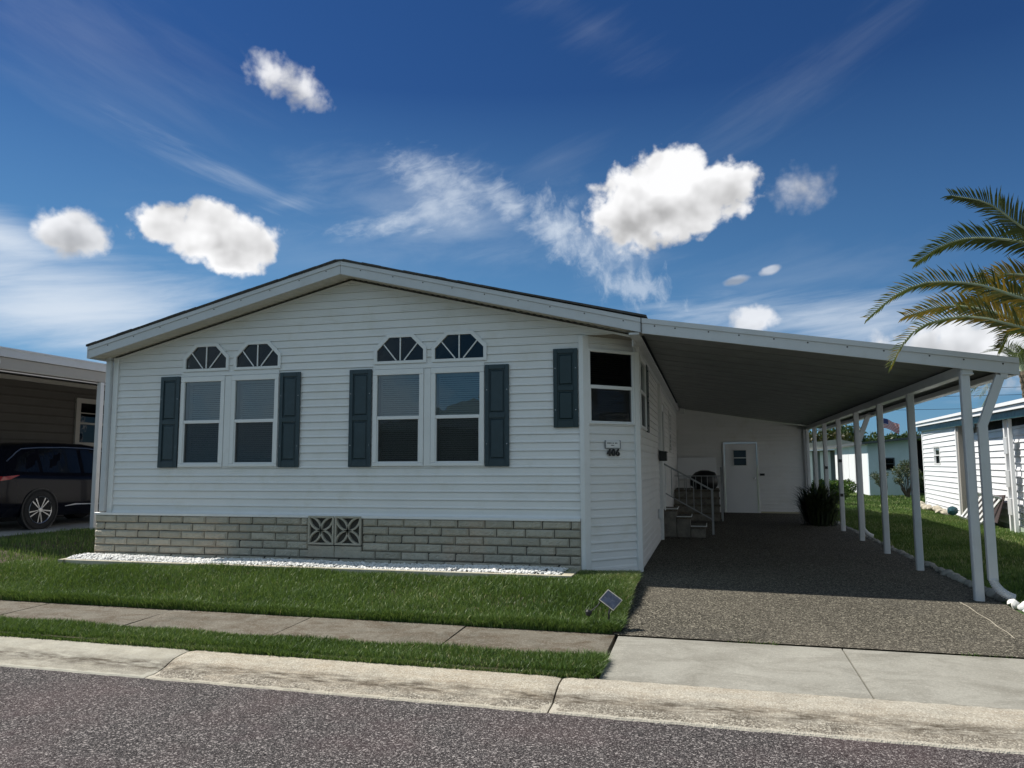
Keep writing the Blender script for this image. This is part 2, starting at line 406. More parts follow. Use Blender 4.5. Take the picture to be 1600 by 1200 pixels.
def kerb_mat(name, col, rust, rust_amt, speck):
    m, t, b = newmat(name); p = pos(t); z = t.sep(p)[2]
    c = t.ramp(t.noise(p, 5, 8, .7), ((.3, tuple(x*.72 for x in col)), (.6, col), (.85, tuple(min(1, x*1.2) for x in col))))
    c = t.mix(t.mapr(t.noise(t.vmul(p, (.8, 2.5, 2.5)), 4.0, 7, .7), .40, .68, 0, rust_amt), c, rust)
    cell = t.sep(t.voro(p, 85, out='Color'))[0]; d = t.voro(p, 85)
    low = t.mapr(t.math('ADD', z, t.math('MULTIPLY', t.noise(p, 3.5, 5, .6), .07)), -.268, -.290, 0, 1)  # worn gutter: stones show
    st = t.ramp(cell, ((0, (.035, .030, .024)), (.45, (.12, .105, .082)), (.8, (.28, .25, .20)), (1, (.60, .56, .47))))
    c = t.mix(t.math('MULTIPLY', low, speck), c, st)
    fl = t.sep(t.voro(t.vadd(p, (1.3, .2, .9)), 120, out='Color'))[1]
    c = t.mix(t.mapr(fl, .70, .9, 0, speck*.55), c, (.66, .62, .52)); c = t.mix(t.mapr(fl, .22, .08, 0, speck*.4), c, (.14, .12, .09))
    grime = t.mapr(t.noise(t.vmul(p, (1, 5, 5)), 5, 7, .75), .38, .62, .15, 1)
    band = t.math('MULTIPLY', t.mapr(z, -.262, -.290, 0, 1), t.mapr(z, -.3205, -.308, 0, 1))
    c = t.mix(t.math('MULTIPLY', t.math('ADD', t.math('MULTIPLY', band, .75), .20), grime), c, (.06, .045, .03))
    c = t.mix(t.mapr(z, -.3206, -.3222, 0, .75), c, tuple(x*1.05 for x in col))
    pits = t.mapr(t.voro(p, 38), .10, .05, 0, .5); c = t.mix(pits, c, (.12, .09, .06))
    t.set(b.inputs['Base Color'], c); b.inputs['Roughness'].default_value = .9; b.inputs['Specular IOR Level'].default_value = .3
    h = t.math('ADD', t.noise(p, 60, 6, .75), t.math('MULTIPLY', t.math('MULTIPLY', low, t.mapr(d, 0, .6, 1, 0)), .8))
    t.set(b.inputs['Normal'], t.bump(h, .7, .008)); return m
m_kerbA = kerb_mat('kerb_concrete_grey', (.44, .42, .35), (.33, .29, .21), .35, .25)
m_kerbB = kerb_mat('kerb_concrete_ochre', (.48, .44, .355), (.38, .29, .19), .5, .9)
m_kerbC = kerb_mat('kerb_concrete_pale', (.47, .435, .36), (.36, .28, .19), .45, .9)

def block_mat():
    m, t, b = newmat('split_face_block'); p = pos(t)
    oi = t.n.new('ShaderNodeAttribute'); oi.attribute_name = 'tone'; tone = oi.outputs['Fac']
    c = t.ramp(tone, ((0, (.36, .335, .27)), (.5, (.41, .38, .31)), (1, (.47, .435, .355))))
    c = t.mix(t.mapr(t.noise(p, 9, 7, .7), .35, .7, 0, .6), c, (.29, .27, .215))
    c = t.mix(t.mapr(t.noise(t.vmul(p, (1, 1, .6)), 1.7, 5, .6), .5, .7, 0, .5), c, (.47, .36, .27))
    t.set(b.inputs['Base Color'], c); b.inputs['Roughness'].default_value = .85
    h = t.math('ADD', t.noise(p, 26, 6, .65), t.math('MULTIPLY', t.noise(p, 110, 4, .7), .3))
    t.set(b.inputs['Normal'], t.bump(h, .8, .014)); return m
m_block = block_mat()
m_mortar = M('dark_joint', (.055, .052, .046), .9, .2, 10)
m_soil = M('soil', (.060, .045, .028), .95, .4, 8, (.11, .08, .05), .6, .8, 60)
m_ground = M('grass_ground', (.045, .085, .018), .95, .3, .4, (.09, .10, .03), .4)
m_shingle = M('shingles', (.075, .072, .07), .9, .3, 14, None, 0, .5, 60)
m_rock = M('white_rock', (.74, .73, .70), .7, .12, 12, (.45, .42, .36), .35, .4, 40)
m_tanrock = M('tan_rock', (.42, .38, .30), .9, .35, 14, (.2, .18, .13), .6, .9, 30)
m_darkrock = M('grey_edging_rock', (.27, .26, .23), .85, .3, 7, (.12, .12, .10), .5, .5, 40)

def leafy(name, stops, attr=True, trans=.25, rough=.5):
    m, t, b = newmat(name); o = m.node_tree.nodes['Material Output']
    a = t.n.new('ShaderNodeAttribute'); a.attribute_name = 'tone'
    c = t.ramp(a.outputs['Fac'], stops); t.set(b.inputs['Base Color'], c); b.inputs['Roughness'].default_value = rough; b.inputs['Specular IOR Level'].default_value = .35
    if trans:
        tl = t.n.new('ShaderNodeBsdfTranslucent'); t.set(tl.inputs['Color'], t.mix(.5, c, (.16, .24, .03)))
        mx = t.n.new('ShaderNodeMixShader'); mx.inputs[0].default_value = trans
        t.l.new(b.outputs[0], mx.inputs[1]); t.l.new(tl.outputs[0], mx.inputs[2]); t.l.new(mx.outputs[0], o.inputs[0])
    return m
m_grass = leafy('grass_blade', ((0, (.026, .052, .012)), (.35, (.072, .135, .030)), (.7, (.155, .235, .060)), (.9, (.30, .35, .14)), (1, (.46, .40, .22))), trans=.3, rough=.45)
m_leaf = leafy('tree_leaf', ((0, (.012, .028, .008)), (.5, (.028, .055, .014)), (1, (.06, .10, .028))), trans=.2)
m_leaf_red = leafy('tree_leaf_rusty', ((0, (.02, .02, .008)), (.5, (.04, .05, .015)), (.8, (.09, .07, .03)), (1, (.16, .10, .04))), trans=.2)
m_hedge = leafy('hedge_leaf', ((0, (.02, .05, .008)), (.5, (.05, .11, .015)), (1, (.14, .22, .03))), trans=.3)
m_darkleaf = leafy('strap_leaf', ((0, (.008, .014, .006)), (1, (.03, .045, .015))), trans=.1)
m_twig = leafy('shrub_leaf', ((0, (.04, .05, .03)), (.6, (.09, .11, .06)), (1, (.20, .20, .12))), trans=.2)
m_palm = leafy('palm_leaflet', ((0, (.030, .040, .014)), (.45, (.095, .115, .042)), (.62, (.22, .18, .05)), (.8, (.34, .22, .03)), (1, (.50, .30, .05))), trans=.22, rough=.38)
m_rachis = M('palm_rachis', (.30, .34, .22), .4, .2, 10)
m_trunk = M('palm_trunk', (.13, .10, .07), .95, .3, 9, None, 0, .8, 30)

def set_tone(me, vals):
    """per-face 0..1 value stored on the faces"""
    a = me.attributes.new('tone', 'FLOAT', 'FACE'); a.data.foreach_set('value', np.asarray(vals, dtype=np.float32))

# ------------------------------------------------------------------ ground levels
SL = -.024
def sy(x, y): return y+SL*(x+.8)                       # street lines run at a slight angle to the house
def sm(t): t = min(1, max(0, t)); return t*t*(3-2*t)
def drive_z(x, y):
    zb = -.055-.0185*(x+.8) if y < 10 else -.055-.0185*(x+.8)*max(.4, 1-(y-10)/20)
    y0 = sy(x, 6.81); t = min(1, max(0, (y-y0)/(8.8-y0)))
    return -.202+(zb+.202)*t
def lawn_z(x, y):
    t = sm((y-sy(x, 6.9))/1.5); z = -.150+.150*t-.02*math.sin(x*1.3)*t
    if x < -9: z += .10*sm((-x-9)/1.6)*sm((y-7)/2)
    return z
def right_z(x, y): return -.115+.03*math.sin(x*.7+y*.21)*sm((y-10)/6) + (-.05)*(1-sm((y-7)/1.5))
def sheet(xs, ys, fz, fy=None):
    mb = MB(); n = len(xs)
    for j, y in enumerate(ys):
        for x in xs:
            yy = fy(x, y) if fy else y; mb.v.append((x, yy, fz(x, yy)))
    for j in range(len(ys)-1):
        for i in range(n-1): mb.f.append((j*n+i, j*n+i+1, (j+1)*n+i+1, (j+1)*n+i))
    return mb
def lin(a, b, n): return [a+(b-a)*i/(n-1) for i in range(n)]
def struct(o): return tag(o, kind='structure')

mb = MB(); mb.add([(x*900, y*900, -.46) for x, y in ((-1, -1), (1, -1), (1, 1), (-1, 1))], ((0, 1, 2, 3),))
struct(mb.build('ground', m_ground))
# road and kerb
mb = sheet(lin(-60, 60, 61), [-2.2, -1, 0, 1, 2, 3, 4, 5.03], lambda x, y: -.322-.0, lambda x, y: sy(x, y))
mb2 = MB()
for (v) in mb.v: mb2.v.append((v[0], v[1], -.335+.05*math.sin(min(1, max(0, (5.0-v[1])/7.2))*PI)))
mb2.f = mb.f; struct(mb2.build('road', m_asphalt))
KP = [(5.56, -.245), (5.50, -.243), (5.42, -.247), (5.35, -.258), (5.29, -.276), (5.24, -.297), (5.19, -.312), (5.12, -.320), (5.06, -.319), (5.02, -.324), (4.99, -.36)]
def kerb(x0, x1, mat):
    mb = MB(); xs = lin(x0+.006, x1-.006, max(3, int((x1-x0)/.06))); n = len(KP)
    for x in xs:
        ed = min(x-x0, x1-x)
        for (y, z) in KP:
            w = .004*math.sin(x*9.1+y*7)+.003*math.sin(x*23.7)
            mb.v.append((x, sy(x, y)+(w if y < 5.03 else 0), z-(.010 if ed < .02 else 0)+.0015*math.sin(x*31+y*40)))
    for i in range(len(xs)-1):
        for j in range(n-1): mb.f.append((i*n+j, i*n+j+1, (i+1)*n+j+1, (i+1)*n+j))
    o = len(mb.v)
    for x in (xs[0], xs[-1]):
        k = len(mb.v)
        for (y, z) in KP: mb.v.append((x, sy(x, y), z-.010))
        mb.v.append((x, sy(x, 5.56), -.42)); mb.v.append((x, sy(x, 4.99), -.42)); mb.f.append(tuple(range(k, k+n))+(k+n+1, k+n))
    struct(mb.build('kerb', mat, smooth=True))
J = [-1.06-3.15*k for k in range(9, 0, -1)]+[-1.06+3.15*k for k in range(0, 9)]
for i, (a, b) in enumerate(zip(J[:-1], J[1:])):
    kerb(a, b, m_kerbB if abs(a+4.21) < .1 else (m_kerbA if a < -4 else m_kerbC))
mb = MB(); mb.box(-40, 40, 4.9, 5.7, -.45, -.43); struct(mb.build('kerb_bed', m_soil))
# apron across the footway
def slab(name, xa, xb, ya, yb, za, zb, mat, skew=0):
    mb = MB(); n = max(2, int((xb-xa)/.1)+1); xs = lin(xa, xb, n); ysn = lin(0, 1, 6); b = .006
    for j, t in enumerate(ysn):
        for i, x in enumerate(xs):
            y = sy(x, ya)+(yb-ya)*t; z = za+(zb-za)*t; e = (i in (0, n-1)) or (j in (0, 5))
            mb.v.append((x+skew*t, y, z-(b if e else 0)))
    for j in range(5):
        for i in range(n-1): mb.f.append((j*n+i, j*n+i+1, (j+1)*n+i+1, (j+1)*n+i))
    top = len(mb.v); rim = [i for i in range(n)]+[j*n+n-1 for j in range(1, 6)]+[5*n+i for i in range(n-2, -1, -1)]+[j*n for j in range(4, 0, -1)]
    lo = [(mb.v[i][0], mb.v[i][1], -.43) for i in rim]; mb.v += lo; k = len(rim)
    for i in range(k): mb.f.append((rim[i], top+i, top+(i+1) % k, rim[(i+1) % k]))
    return struct(mb.build(name, mat))
slab('driveway_apron', -.80, .992, 5.575, 6.795, -.243, -.204, m_apron)
slab('driveway_apron', 1.004, 2.95, 5.575, 6.795, -.243, -.204, m_apron)
ws = [-2.21-1.6*k for k in range(20)]
prev = -.825
for w in ws:
    slab('sidewalk', w+.008, prev-.008, 6.05, 6.83, -.222+.004*math.sin(w*5), -.202+.004*math.sin(w*3), m_walk, 0); prev = w
# driveway under the carport
mb = sheet(lin(-.84, 2.82, 20), [0, .05, .2, .5, 1.0]+[1+.9*k for k in range(1, 18)], lambda x, y: drive_z(x, y), lambda x, y: sy(x, 6.815)+y)
struct(mb.build('driveway', m_drive))
mb = MB(); pts = [(2.405, 8.70), (2.425, 8.45), (2.415, 8.2), (2.435, 7.95), (2.42, 7.7), (2.43, 7.5), (2.415, 7.3)]
for a, b in zip(pts[:-1], pts[1:]):
    w = .005; mb.quad(*[(x, y, drive_z(x, y)+.003) for x, y in ((a[0]-w, a[1]), (b[0]-w, b[1]), (b[0]+w, b[1]), (a[0]+w, a[1]))])
struct(mb.build('driveway_crack', m_tanrock))
# lawns
xs = lin(-30, -.80, 150); yl = lin(0, 1, 26)
def lawn_y(x, t): return sy(x, 6.865)+t*((8.62 if x > -9 else 11)-sy(x, 6.865))
mb = sheet(xs, yl, lambda x, y: lawn_z(x, y)-.02, lawn_y)
n = len(xs); o = len(mb.v); mb.v += [(v[0], v[1]-.01, -.25) for v in mb.v[:n]]
for i in range(n-1): mb.f.append((i, i+1, o+i+1, o+i))
struct(mb.build('front_lawn', m_soil))
mb = sheet(lin(-30, -8.3, 60), lin(8.4, 60, 60), lambda x, y: lawn_z(x, y)-.022); struct(mb.build('side_lawn', m_soil))
mb = sheet(lin(-30, -.815, 80), lin(0, 1, 8), lambda x, y: -.252+.035*math.sin((y-5.5)/.55*PI), lambda x, y: sy(x, 5.57)+y*.475); struct(mb.build('verge', m_soil))
mb = sheet(lin(2.80, 60, 90), lin(6.7, 75, 90), lambda x, y: right_z(x, y)-.025); struct(mb.build('right_lawn', m_ground))
mb = sheet(lin(-60, 2.9, 40), lin(20, 75, 30), lambda x, y: -.16); struct(mb.build('back_lawn', m_ground))

# grass: blades as one mesh per lawn
def grass(name, n, sampler, zf, hmin, hmax, w, lean=.45, clump=.0, dry=.04, mat=None):
    P = sampler(n); n = len(P); x, y = P[:, 0], P[:, 1]
    z = np.array([zf(a, b) for a, b in P]) - .022
    h = rng.uniform(hmin, hmax, n)*(1+.35*np.sin(x*3.1+y*2.3)*np.sin(y*4.7-x*1.9)); th = rng.uniform(0, 2*PI, n); ph = rng.uniform(0, 2*PI, n); ln = rng.uniform(.08, lean, n)*h
    dx, dy = np.cos(th)*ln, np.sin(th)*ln; wx, wy = np.cos(ph)*w*.5*rng.uniform(.7, 1.3, n), np.sin(ph)*w*.5*rng.uniform(.7, 1.3, n)
    V = np.empty((n, 5, 3), np.float32)
    V[:, 0] = np.stack([x-wx, y-wy, z], 1); V[:, 1] = np.stack([x+wx, y+wy, z], 1)
    V[:, 2] = np.stack([x+wx*.85+dx*.35, y+wy*.85+dy*.35, z+h*.6], 1); V[:, 3] = np.stack([x-wx*.85+dx*.35, y-wy*.85+dy*.35, z+h*.6], 1)
    V[:, 4] = np.stack([x+dx, y+dy, z+h*.97], 1)
    me = bpy.data.meshes.new(name); me.vertices.add(n*5); me.vertices.foreach_set('co', V.reshape(-1))
    base = np.arange(n)*5
    L = np.stack([base, base+1, base+2, base+3, base+3, base+2, base+4], 1).reshape(-1).astype(np.int32)
    me.loops.add(n*7); me.loops.foreach_set('vertex_index', L)
    me.polygons.add(n*2); ls = np.stack([np.arange(n)*7, np.arange(n)*7+4], 1).reshape(-1).astype(np.int32); me.polygons.foreach_set('loop_start', ls)
    me.update(calc_edges=True)
    tone = rng.beta(2.2, 2.6, n)*.85+.12*np.sin(x*1.7+1+.7*np.sin(y*3))*np.sin(y*2.9+np.sin(x*.8)*2); d = rng.random(n) < dry*(1+np.sin(x*2.2+y)); tone[d] = rng.uniform(.88, 1, d.sum())
    set_tone(me, np.clip(np.repeat(tone, 2), 0, 1)); me.materials.append(mat or m_grass)
    ob = bpy.data.objects.new(name, me); COL.objects.link(ob)
    return ob
def uni(x0, x1, f0, f1, reject=None):
    def s(n):
        x = rng.uniform(x0, x1, n); t = rng.random(n); P = np.stack([x, f0(x)+t*(f1(x)-f0(x))], 1)
        if reject is not None: P = P[~reject(P[:, 0], P[:, 1])]
        return P
    return s
K = lambda v: (lambda x: x*0+v)
syn = lambda y: (lambda x: y+SL*(x+.8))
g = grass('grass', 115000, uni(-9.2, -.84, syn(6.86), K(8.56), lambda x, y: (y > 8.485) & (x > -8.43) & (x < -1.6)), lawn_z, .025, .085, .0062, .9); tag(g, 'thick green front lawn between the house and the sidewalk', 'grass', kind='stuff')
g = grass('grass', 36000, uni(-9.3, -.86, syn(6.835), syn(6.92)), lambda x, y: -.185+.9*(y-6.835-SL*(x+.8))*.4, .035, .085, .0055, 1.1, dry=.02); tag(g, 'shaggy grass edge hanging over the back of the sidewalk', 'grass', kind='stuff')
g = grass('grass', 14000, uni(-1.75, -.80, K(8.40), K(9.12), lambda x, y: y > 9.06+np.maximum(0, x+1.45)), lambda x, y: lawn_z(x, y), .03, .07, .005, .8, dry=.45); tag(g, 'dry patchy grass at the foot of the angled bay wall', 'grass', kind='stuff')
g = grass('grass', 12000, uni(-.93, -.785, syn(6.84), K(8.75)), lambda x, y: max(lawn_z(x, y), drive_z(x, y))-.01, .03, .085, .0055, 1.3, dry=.2); tag(g, 'straggly grass creeping over the left edge of the driveway', 'grass', kind='stuff')
g = grass('grass', 3500, uni(-.93, -.80, syn(5.58), syn(6.04)), lambda x, y: -.222, .03, .07, .0055, 1.3, dry=.1); tag(g, 'grass spilling over the end of the verge onto the apron', 'grass', kind='stuff')
g = grass('grass', 260, uni(.1, 2.7, syn(6.79), syn(6.825), lambda x, y: np.sin(x*5.3)*np.sin(x*2.1+1) < .35), lambda x, y: -.195, .015, .04, .006, 1.4, dry=.1); tag(g, 'small weeds in the joint between the apron and the driveway', 'weeds', kind='stuff')
g = grass('grass', 60000, uni(-7.5, -.86, syn(5.60), syn(6.03)), lambda x, y: -.212, .025, .07, .0062, .9); tag(g, 'green verge strip between the kerb and the sidewalk', 'grass', kind='stuff')
g = grass('grass', 26000, uni(-7.5, -.84, syn(5.545), syn(5.64)), lambda x, y: -.235, .03, .06, .005, 1.1, dry=.1); tag(g, 'ragged grass fringe along the back of the kerb', 'grass', kind='stuff')
g = grass('grass', 60000, uni(-16, -8.35, K(8.5), K(15), lambda x, y: (x < -11.25) & (y > 9)), lawn_z, .04, .09, .007); tag(g, 'shaded grass beside the dark car slab', 'grass', kind='stuff')
g = grass('grass', 150000, uni(2.9, 7.6, K(8.3), K(24), lambda x, y: x > 5.75+.097*(y-16.7)), right_z, .03, .07, .008, dry=.1); tag(g, 'lawn between the carport posts and the white neighbouring house', 'grass', kind='stuff')
g = grass('grass', 70000, uni(2.6, 14, K(24), K(44)), right_z, .04, .08, .02, dry=.1); tag(g, 'far lawn in front of the pale blue house', 'grass', kind='stuff')

# ================================================================== the manufactured home
WY = 9.136; XL, XR = -8.25, -1.45; SX = -.85; SKZ = .63; FY = 8.786
def roof_z(x):   # underside of rake / soffit line
    if x < -4.55: return 3.757-.2465*(-4.55-x)
    if x < -.70: return 3.757-.2475*(x+4.55)
    return 2.804-.1615*(x+.70)
def mapped(mb, f):
    mb.v = [tuple(f(*v)) for v in mb.v]; return mb
front3 = lambda s, o, z: (s, WY-o, z)                                  # s = x
C45 = math.sqrt(.5)
bay3 = lambda s, o, z: (XR+s*C45+o*C45, WY+s*C45-o*C45, z)             # s from 0 to .849
side3 = lambda s, o, z: (SX+o, s, z)                                   # s = y
home = empty('manufactured_home', (-4.5, 9.136, 0), 'white vinyl sided single storey home with low gable, slate shutters and a stone block skirt', 'house')
WIN = [(-7.135, -6.435), (-6.325, -5.60), (-4.215, -3.51), (-3.41, -2.70)]
ARC = [(-7.095, -6.408), (-6.285, -5.602), (-4.187, -3.500), (-3.382, -2.690)]
WZ0, WZ1 = 1.262, 2.515
def rect(a, b, c_, d): return [(a, c_), (b, c_), (b, d), (a, d)]
def archp(a, b, g=0): return [(a-g, 2.612-g), (b+g, 2.612-g), (b+g, 2.785+g*.4), (b-.172+g*.4, 2.955+g), (a+.172-g*.4, 2.955+g), (a-g, 2.785+g*.4)]
z0c = SKZ-.1016*7
mb = MB(); out = [[(XL, SKZ), (XR, SKZ), (XR, roof_z(XR)), (-4.55, roof_z(-4.55)), (XL, roof_z(XL))], [(XR, 2.85), (SX, 2.85), (SX, 2.86), (XR, roof_z(XR))]]
holes = [rect(a+.01, b-.01, WZ0+.01, WZ1-.01) for a, b in WIN]+[archp(a, b) for a, b in ARC]
siding(mb, out, holes, lambda s, z, o: front3(s, o, z), z0c); mb.build('front_wall', m_vinyl, home)
mb = MB(); bw = .849; BZ0, BZ1 = 1.765, 2.700
siding(mb, [rect(0, bw, -.08, 2.85)], [rect(.075, .775, BZ0+.01, BZ1-.01)], lambda s, z, o: bay3(s, o, z), z0c); mb.build('bay_wall', m_vinyl, home)
mb = MB(); siding(mb, [rect(WY+.6, 22.2, -.12, 2.86)], [rect(9.99, 10.91, 1.75, 2.70), rect(14.62, 15.48, .47, 2.49)], lambda s, z, o: side3(s, o, z), z0c); mb.build('side_wall', m_vinyl, home)
mb = MB(); siding(mb, [rect(WY, 22.6, -.1, 2.84)], [], lambda s, z, o: (XL-o, s, z), z0c); mb.build('side_wall', m_vinyl, home)
mb = MB(); mb.box(XL+.02, SX-.02, 22.5, 22.6, -.1, 2.8); mb.build('rear_wall', m_vinyl, home)
# floor, inner back wall: keeps the rooms dark
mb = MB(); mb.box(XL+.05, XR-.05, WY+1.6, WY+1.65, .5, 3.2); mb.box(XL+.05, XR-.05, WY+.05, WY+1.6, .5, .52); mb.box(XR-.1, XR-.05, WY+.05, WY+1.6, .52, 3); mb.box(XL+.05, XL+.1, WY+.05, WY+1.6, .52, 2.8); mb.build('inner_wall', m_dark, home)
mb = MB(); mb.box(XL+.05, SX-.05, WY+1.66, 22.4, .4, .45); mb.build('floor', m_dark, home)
# corner trims
def trim(f, s0, s1, z0, z1, o=.03, name='corner_trim', mat=None):
    return mapped(MB().bbox(s0, s1, -.004, o, z0, z1, .004), f).build(name, mat or m_trim, home)
trim(front3, XL-.03, XL+.055, SKZ, roof_z(XL)-.005)
trim(front3, XR-.045, XR+.012, -.06, 2.85, .03); trim(bay3, -.012, .072, -.06, 2.85, .028)
trim(bay3, bw-.062, bw+.012, -.08, 2.85, .03); trim(side3, WY+.6-.015, WY+.6+.065, -.1, 2.85, .03)
trim(front3, XL+.055, XR-.045, SKZ-.035, SKZ+.012, .022, 'starter_trim')
trim(bay3, .072, bw-.062, -.085, .02, .02, 'base_trim', m_vinyl)
# white board between paired windows
for a, b in ((WIN[0], WIN[1]), (WIN[2], WIN[3])):
    trim(front3, a[1]+.003, b[0]-.003, WZ0, WZ1-.004, .022, 'window_mullion_board')
    trim(front3, a[0], b[1], WZ1+.003, WZ1+.055, .02, 'head_board')
# bay top and its small flat soffit
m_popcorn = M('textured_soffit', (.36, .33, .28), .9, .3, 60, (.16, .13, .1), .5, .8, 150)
mb = MB(); mb.add([(XR, WY+.002, 2.852), (SX, WY+.002, 2.852), (SX, WY+.6, 2.852)], ((0, 1, 2),)); mb.build('bay_soffit', m_popcorn, home)
mb = MB(); mb.box(SX, SX+.12, WY-.33, 22.2, 2.775, 2.80); mb.box(SX, SX+.02, WY+.02, 22.2, 2.70, 2.775); mb.build('eave_soffit', m_alu, home)

def window(name, f, s0, s1, z0, z1, rail, mat_f=None, screen=True, blinds=True, glassm=None, parent=home, fw=.06, tilt=.55, label=None):
    mat_f = mat_f or m_frame; gm = glassm or m_glass
    fr = MB()
    fr.bbox(s0, s1, -.03, .030, z1-fw-.012, z1, .004); fr.bbox(s0, s1, -.03, .034, z0, z0+fw*.7, .004)
    fr.bbox(s0, s0+fw, -.03, .030, z0+fw*.7+.001, z1-fw-.013, .004); fr.bbox(s1-fw, s1, -.03, .030, z0+fw*.7+.001, z1-fw-.013, .004)
    w = mapped(fr, f).build(name, mat_f, parent)
    if label: w['label'] = label
    a, b = s0+fw, s1-fw; lo, hi = z0+fw*.7, z1-fw-.012
    mapped(MB().bbox(a+.001, b-.001, -.012, .024, rail-.022, rail+.022, .003), f).build('sash_rail', mat_f, w)
    mapped(MB().bbox(a-.002, a+.016, -.02, .018, lo, rail-.023, .002).bbox(b-.016, b+.002, -.02, .018, lo, rail-.023, .002).bbox(a+.016, b-.016, -.02, .018, lo, lo+.018, .002), f).build('lower_sash', mat_f, w)
    def q(o, c0, c1, nm, mt): mapped(MB().quad((a, o, c0), (b, o, c0), (b, o, c1), (a, o, c1)), f).build(nm, mt, w)
    q(.004, rail+.022, hi, 'pane', gm); q(-.012, lo, rail-.022, 'pane', gm)
    if screen: q(.010, lo, rail-.022, 'insect_screen', m_screen)
    if blinds:
        bl = MB(); zz = hi-.03; bl.box(a+.008, b-.008, -.10, -.05, hi-.035, hi)
        while zz > lo:
            d = .020; h = .0125*math.sin(1.1); hh = .0125*math.cos(1.1)
            j = random.uniform(-.001, .001)
            bl.quad((a+.01, -.075-hh, zz+h+j), (b-.01, -.075-hh, zz+h+j), (b-.01, -.075+hh, zz-h+j), (a+.01, -.075+hh, zz-h+j)); zz -= .027
        mapped(bl, f).build('blinds', m_blind, w)
    # jamb box
    j = MB(); j.box(a-.02, a, -.16, -.03, lo, hi); j.box(b, b+.02, -.16, -.03, lo, hi); j.box(a, b, -.16, -.03, hi, hi+.02); mapped(j, f).build('jamb', m_frame, w)
    return w
for (a, b) in WIN: window('window', front3, a, b, WZ0, WZ1, 1.884)
window('window', bay3, .065, .785, BZ0, BZ1, 2.225, fw=.03, glassm=m_glass_dark, label='tinted bay window beside the house number')
window('window', side3, 9.98, 10.92, 1.74, 2.71, 2.24, fw=.045, glassm=m_glass_dark)
for (a, b) in ARC:
    P = archp(a, b, .022); Q = archp(a+.02, b-.02, 0); n = len(P); mb = MB()
    Q = [(x, z+.014 if z < 2.7 else z-.02) for x, z in Q]
    for i in range(n):
        j = (i+1) % n
        vs = [(P[i][0], .026, P[i][1]), (P[j][0], .026, P[j][1]), (Q[j][0], .026, Q[j][1]), (Q[i][0], .026, Q[i][1]),
              (P[i][0], -.03, P[i][1]), (P[j][0], -.03, P[j][1]), (Q[j][0], -.03, Q[j][1]), (Q[i][0], -.03, Q[i][1])]
        mb.add(vs, ((0, 1, 2, 3), (0, 4, 5, 1), (3, 2, 6, 7)))
    w = mapped(mb, front3).build('transom_window', m_frame, home)
    mapped(MB().add([(p[0], .0, p[1]) for p in Q], (tuple(range(n)),)), front3).build('pane', glass('transom_glass', (.5, .55, .55), f0=-.02) if a == ARC[0][0] else bpy.data.materials['transom_glass'], w)
    cx = (a+b)/2; g = MB()
    g.bar((cx, .008, 2.632), (cx, .008, 2.936), .016, .012, (0, 1, 0))
    for sgn in (-1, 1): g.bar((cx+sgn*.055, .008, 2.632), (cx+sgn*((b-a)/2-.105), .008, 2.855), .014, .012, (0, 1, 0))
    mapped(g, front3).build('grille', m_frame, w)
    # side of a curtain seen inside
    mapped(MB().add([(a+.03, -.02, 2.63), (a+.05, -.30, 2.63), (a+.28, -.30, 2.93), (a+.16, -.02, 2.93)], ((0, 1, 2, 3),)), front3).build('reveal', M('inner_reveal', (.16, .16, .13)) if a == ARC[0][0] else bpy.data.materials['inner_reveal'], w)

def shutter(f, s0, s1, z0, z1, mat, nm='shutter', o0=.014):
    mb = MB(); w = s1-s0; st = .052; mid = (z0+z1)/2-.005; t = o0+.024
    mb.bbox(s0, s0+st, o0, t, z0, z1, .004); mb.bbox(s1-st, s1, o0, t, z0, z1, .004)
    mb.bbox(s0+st, s1-st, o0, t, z1-.058, z1, .003); mb.bbox(s0+st, s1-st, o0, t, z0, z0+.085, .003); mb.bbox(s0+st, s1-st, o0, t, mid-.03, mid+.03, .003)
    s = mapped(mb, f).build(nm, mat, home)
    for a, b in ((z0+.085, mid-.03), (mid+.03, z1-.058)):
        x0, x1 = s0+st, s1-st; p = MB(); b1, b2 = .016, .030
        for (i0, h0), (i1, h1) in (((0, o0+.006), (b1, o0+.006)), ((b1, o0+.006), (b2, o0+.020))):
            A = [(x0+i0, h0, a+i0), (x1-i0, h0, a+i0), (x1-i0, h0, b-i0), (x0+i0, h0, b-i0)]; B = [(x0+i1, h1, a+i1), (x1-i1, h1, a+i1), (x1-i1, h1, b-i1), (x0+i1, h1, b-i1)]
            for i in range(4): j = (i+1) % 4; p.add([A[i], A[j], B[j], B[i]], ((0, 1, 2, 3),))
        i1, h1 = b2, o0+.020; p.add([(x0+i1, h1, a+i1), (x1-i1, h1, a+i1), (x1-i1, h1, b-i1), (x0+i1, h1, b-i1)], ((0, 1, 2, 3),))
        mapped(p, f).build('raised_panel', mat, s)
    for zz in (z0+(z1-z0)*.22, z0+(z1-z0)*.75):
        for ss in (s0+.026, s1-.026): mapped(MB().lathe((ss, t, zz), (0, 1, 0), ((0, .007), (.003, .006), (.005, .003), (.005, 0)), 10), f).build('screw', m_galv, s)
    return s
for a, b in ((-7.462, -7.152), (-5.578, -5.268), (-4.548, -4.232), (-2.688, -2.376)): shutter(front3, a, b, 1.254, 2.528, m_shut)
s = shutter(front3, -1.812, -1.508, 1.722, 2.692, m_shut2); s['label'] = 'short dark shutter beside the bay corner'
shutter(side3, 10.97, 11.28, 1.73, 2.70, m_shut2)

